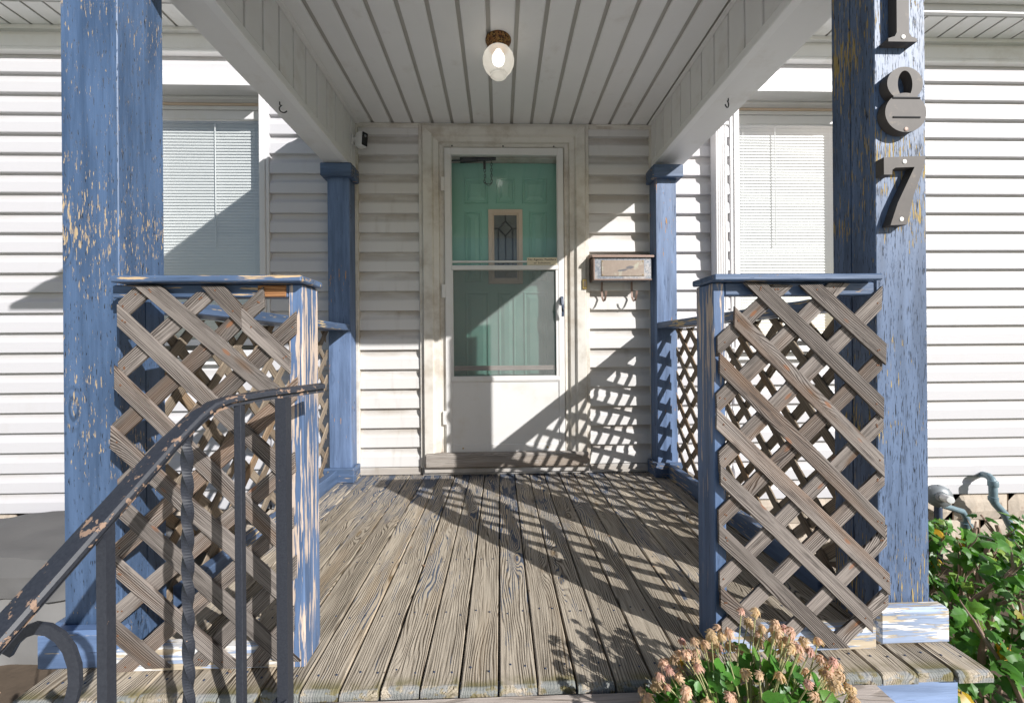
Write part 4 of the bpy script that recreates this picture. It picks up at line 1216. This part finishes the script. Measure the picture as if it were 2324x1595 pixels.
for sx, sy, h in ((1.62, 1.40, .42), (1.78, 1.46, .50), (1.98, 1.62, .58), (2.10, 1.80, .66), (2.32, 1.90, .68), (2.50, 2.08, .70), (2.66, 2.22, .70), (2.78, 2.10, .72), (2.95, 2.36, .66), (1.95, 1.42, .4), (2.2, 1.58, .5), (2.45, 1.78, .5), (1.75, 1.3, .4), (2.32, 2.2, .5), (2.50, 2.42, .5), (1.90, 1.74, .5), (2.18, 2.05, .5), (1.66, 1.56, .45), (2.62, 2.5, .5), (2.3, 2.38, .4), (2.45, 1.72, .66), (3.15, 2.40, .6)):
    mbs = MB()
    branch((sx, sy, GZ), (rr.uniform(-.12, .12), rr.uniform(-.15, .1), 1), min(h, (.80 - .415 * sy - GZ) * .86), rr.uniform(.013, .020), 0, mbs)
    part('stem', mbs, M['bark'], shrub, True)
def place_leaf(me, parent, p, size, rg, face=None):
    nrm = Vector((rg.gauss(.35, .55), rg.gauss(-.75, .5), rg.gauss(.75, .45))).normalized()
    dirn = Vector((rg.gauss(0, .6), rg.gauss(-.2, .5), rg.gauss(-.35, .5)))
    y = (dirn - nrm * dirn.dot(nrm)).normalized(); x = y.cross(nrm)
    R = Matrix((x, y, nrm)).transposed()
    o = piece(me.name.split('.')[0], me, parent, p)
    o.rotation_euler = R.to_euler(); o.scale = (size,) * 3
    return o
leaves = [p for p in leaves if p.x > 1.32 and p.y > 1.2 and p.y < 2.66 and p.z < .86 - .415 * p.y and p.z > GZ + .04]
rr.shuffle(leaves)
leaves.sort(key=lambda p: (0 if 1.0 < p.x / p.y < 1.42 else 1))
for p in leaves[:300]:
    place_leaf(LM[rr.randrange(4)], shrub, p, rr.uniform(.048, .088), rr)
rest = MB()
extra = leaves[300:900]
for p in extra:
    nrm = Vector((rr.gauss(.3, .5), rr.gauss(-.7, .5), rr.gauss(.8, .4))).normalized(); dr = Vector((rr.gauss(0, .6), rr.gauss(-.2, .5), rr.gauss(-.3, .5)))
    y = (dr - nrm * dr.dot(nrm)).normalized(); x = y.cross(nrm); s_ = rr.uniform(.045, .085)
    src = LM[rr.randrange(4)]
    rest.add([p + (x * v.co.x + y * v.co.y + nrm * v.co.z) * s_ for v in src.vertices], [tuple(f.vertices) for f in src.polygons])
if extra: part('foliage', rest, M['leaf'], shrub, True, kind='stuff', fix=False)

# ---- faded mums
mum = thing('chrysanthemum_plant', 'bushy chrysanthemum with faded pinkish brown blooms by the steps', 'plant', (.52, .84, GZ))
fm = []
def bloom(seed, mat):
    r = random.Random(seed); m = MB()
    for ring, (n, rad, drop, up) in enumerate(((14, .0125, -.007, .001), (13, .0125, -.0025, .003), (11, .0100, .003, .005), (8, .0065, .007, .007))):
        for k in range(n):
            t = 2 * math.pi * (k + r.random() * .7) / n; w_ = .0022
            d = Vector((math.cos(t), math.sin(t), 0)); s_ = Vector((-d.y, d.x, 0))
            R_ = rad * r.uniform(.6, 1.15); dp = drop + r.uniform(-.004, .0035)
            m.add([s_ * -w_ * .6 + Vector((0, 0, up)), s_ * w_ * .6 + Vector((0, 0, up)), d * R_ * .6 + s_ * w_ + Vector((0, 0, up + .002)), d * R_ + s_ * w_ * .5 + Vector((0, 0, dp)), d * R_ - s_ * w_ * .5 + Vector((0, 0, dp)), d * R_ * .6 - s_ * w_ + Vector((0, 0, up + .002))],
                  [(0, 1, 2, 5), (5, 2, 3, 4)])
    m.lathe([(.004, -.006), (.006, .0), (.0055, .006), (.002, .0085)], (0, 0, 0), 7)
    return m.mesh('bloom', mat, fix=False)
fm = [bloom(i, M['petal']) for i in range(4)]; fy = bloom(9, M['petal_yellow'])
ml = []
def mleaf(seed):
    r = random.Random(seed)
    m = MB(); m.v = [Vector(p) for p in ((0, 0, 0), (.22, .2, .03), (.30, .45, .02), (.18, .62, 0), (.2, .8, -.02), (0, 1, -.1), (-.2, .8, -.02), (-.18, .62, 0), (-.30, .45, .02), (-.22, .2, .03), (0, .5, -.05))]
    m.f = [(10, i, i + 1) for i in range(9)] + [(10, 9, 0)]
    return m.mesh('leaf', M['mum_leaf'], smooth=True, fix=False)
ml = [mleaf(i) for i in range(2)]
rg = random.Random(5)
stems = MB()
C0 = Vector((.515, .84, -.10))
heads = []
tries = 0
while len(heads) < 165 and tries < 6000:
    tries += 1
    a = rg.uniform(0, 2 * math.pi); e = rg.uniform(.05, 1.0)
    rad = Vector((math.cos(a) * .245, math.sin(a) * .155, 0)) * math.sqrt(1 - e * e * .92)
    p = Vector((.515, .845, -.055)) + rad + Vector((0, 0, .27 * e + rg.uniform(-.035, .02) + .04 * (rad.x > .02)))
    if p.y > 1.0 and p.z < .02: continue
    if all((p - h).length > .0185 for h in heads): heads.append(p)
while len(heads) < 190 and tries < 20000:
    tries += 1
    p = Vector((rg.uniform(.28, .76), rg.uniform(.78, .985), rg.uniform(.0, .19)))
    if ((p.x - .515) / .26) ** 2 + ((p.z + .02) / .24) ** 2 > 1: continue
    if all((p - h).length > .021 for h in heads): heads.append(p)
for i, h in enumerate(heads):
    base = C0 + Vector(((h.x - C0.x) * .25, (h.y - C0.y) * .25, 0))
    mid = base.lerp(h, .55) + Vector((rg.uniform(-.02, .02), rg.uniform(-.02, .02), .03))
    pts = [base, base.lerp(mid, .5), mid, mid.lerp(h, .5) + Vector((0, 0, .004)), h - Vector((0, 0, .004))]
    stems.tube(pts, [.0026, .0022, .0018, .0014, .0012], 5, False)
    o = piece('bloom', fm[i % 4] if i != 17 else fy, mum, h, (rg.uniform(-.7, .7) + .25, rg.uniform(-.6, .6), rg.uniform(0, 6)), (rg.uniform(.72, 1.08),) * 3)
    for t in (.62, .75, .86):
        if len(mum.children) < 520 and rg.random() < .8:
            q_ = pts[0].lerp(pts[2], min(1, t * 1.6)) if t < .6 else pts[2].lerp(pts[4], (t - .5) * 1.4)
            place_leaf(ml[i % 2], mum, q_, rg.uniform(.028, .048), rg)
part('stems', stems, M['stem'], mum, True, kind='stuff')
part('pot', MB().lathe([(.10, GZ + .27), (.135, -.13), (.145, -.13), (.145, -.095), (.128, -.095), (.120, -.12), (.02, -.12)], (.515, .78, 0), 28), M['pot'], mum, True)

# ---- dry twigs by the left corner of the deck
tg = thing('twiggy_plant', 'dry twigs with a few green leaves at the shaded corner of the deck', 'plant', (-1.24, 1.0, GZ))
tb = MB()
for x0, y0, x1, y1, z1 in ((-1.27, 1.02, -1.235, 1.01, .07), (-1.25, .99, -1.20, .97, .02), (-1.30, 1.05, -1.30, 1.02, .04), (-1.16, .93, -1.06, .92, .04)):
    tb.tube([(x0, y0, GZ), ((x0 + x1) / 2 + .01, (y0 + y1) / 2, (GZ + z1) / 2), (x1, y1, z1)], [.006, .005, .0025], 6)
tb.tube([(-1.255, 1.015, -.02), (-1.215, 1.0, .02), (-1.185, .99, .045)], [.004, .003, .002], 5)
part('twig', tb, M['twig'], tg, True)
for k in range(16):
    place_leaf(LM[k % 4], tg, (-1.26 + rg.uniform(-.05, .035), .97 + rg.uniform(-.04, .04), -.045 + rg.uniform(-.06, .025)), rg.uniform(.03, .05), rg)

# ---- specks of leaf and wood litter caught on the deck
lm = MB(); rd = random.Random(31)
for k in range(46):
    x, y = rd.uniform(-1.0, 1.0), rd.uniform(1.05, 2.65)
    if rd.random() < .7: x = -.011 + PW * round((x + .011) / PW) + rd.uniform(-.004, .008)
    a = rd.uniform(0, 6.28); l_ = rd.uniform(.004, .013); w_ = l_ * rd.uniform(.2, .5)
    c_, s_ = math.cos(a), math.sin(a); h_ = rd.uniform(.001, .004)
    lm.add([(x - c_ * l_, y - s_ * l_, .0012), (x + s_ * w_, y - c_ * w_, .001 + h_), (x + c_ * l_, y + s_ * l_, .0015), (x - s_ * w_, y + c_ * w_, .001 + h_ * .5)], [(0, 1, 2), (0, 2, 3)])
lo_ = part('leaf_litter', lm, M['twig'], None, kind='stuff')
lo_['label'] = 'specks of dry leaf and wood litter scattered on the deck boards'; lo_['category'] = 'litter'
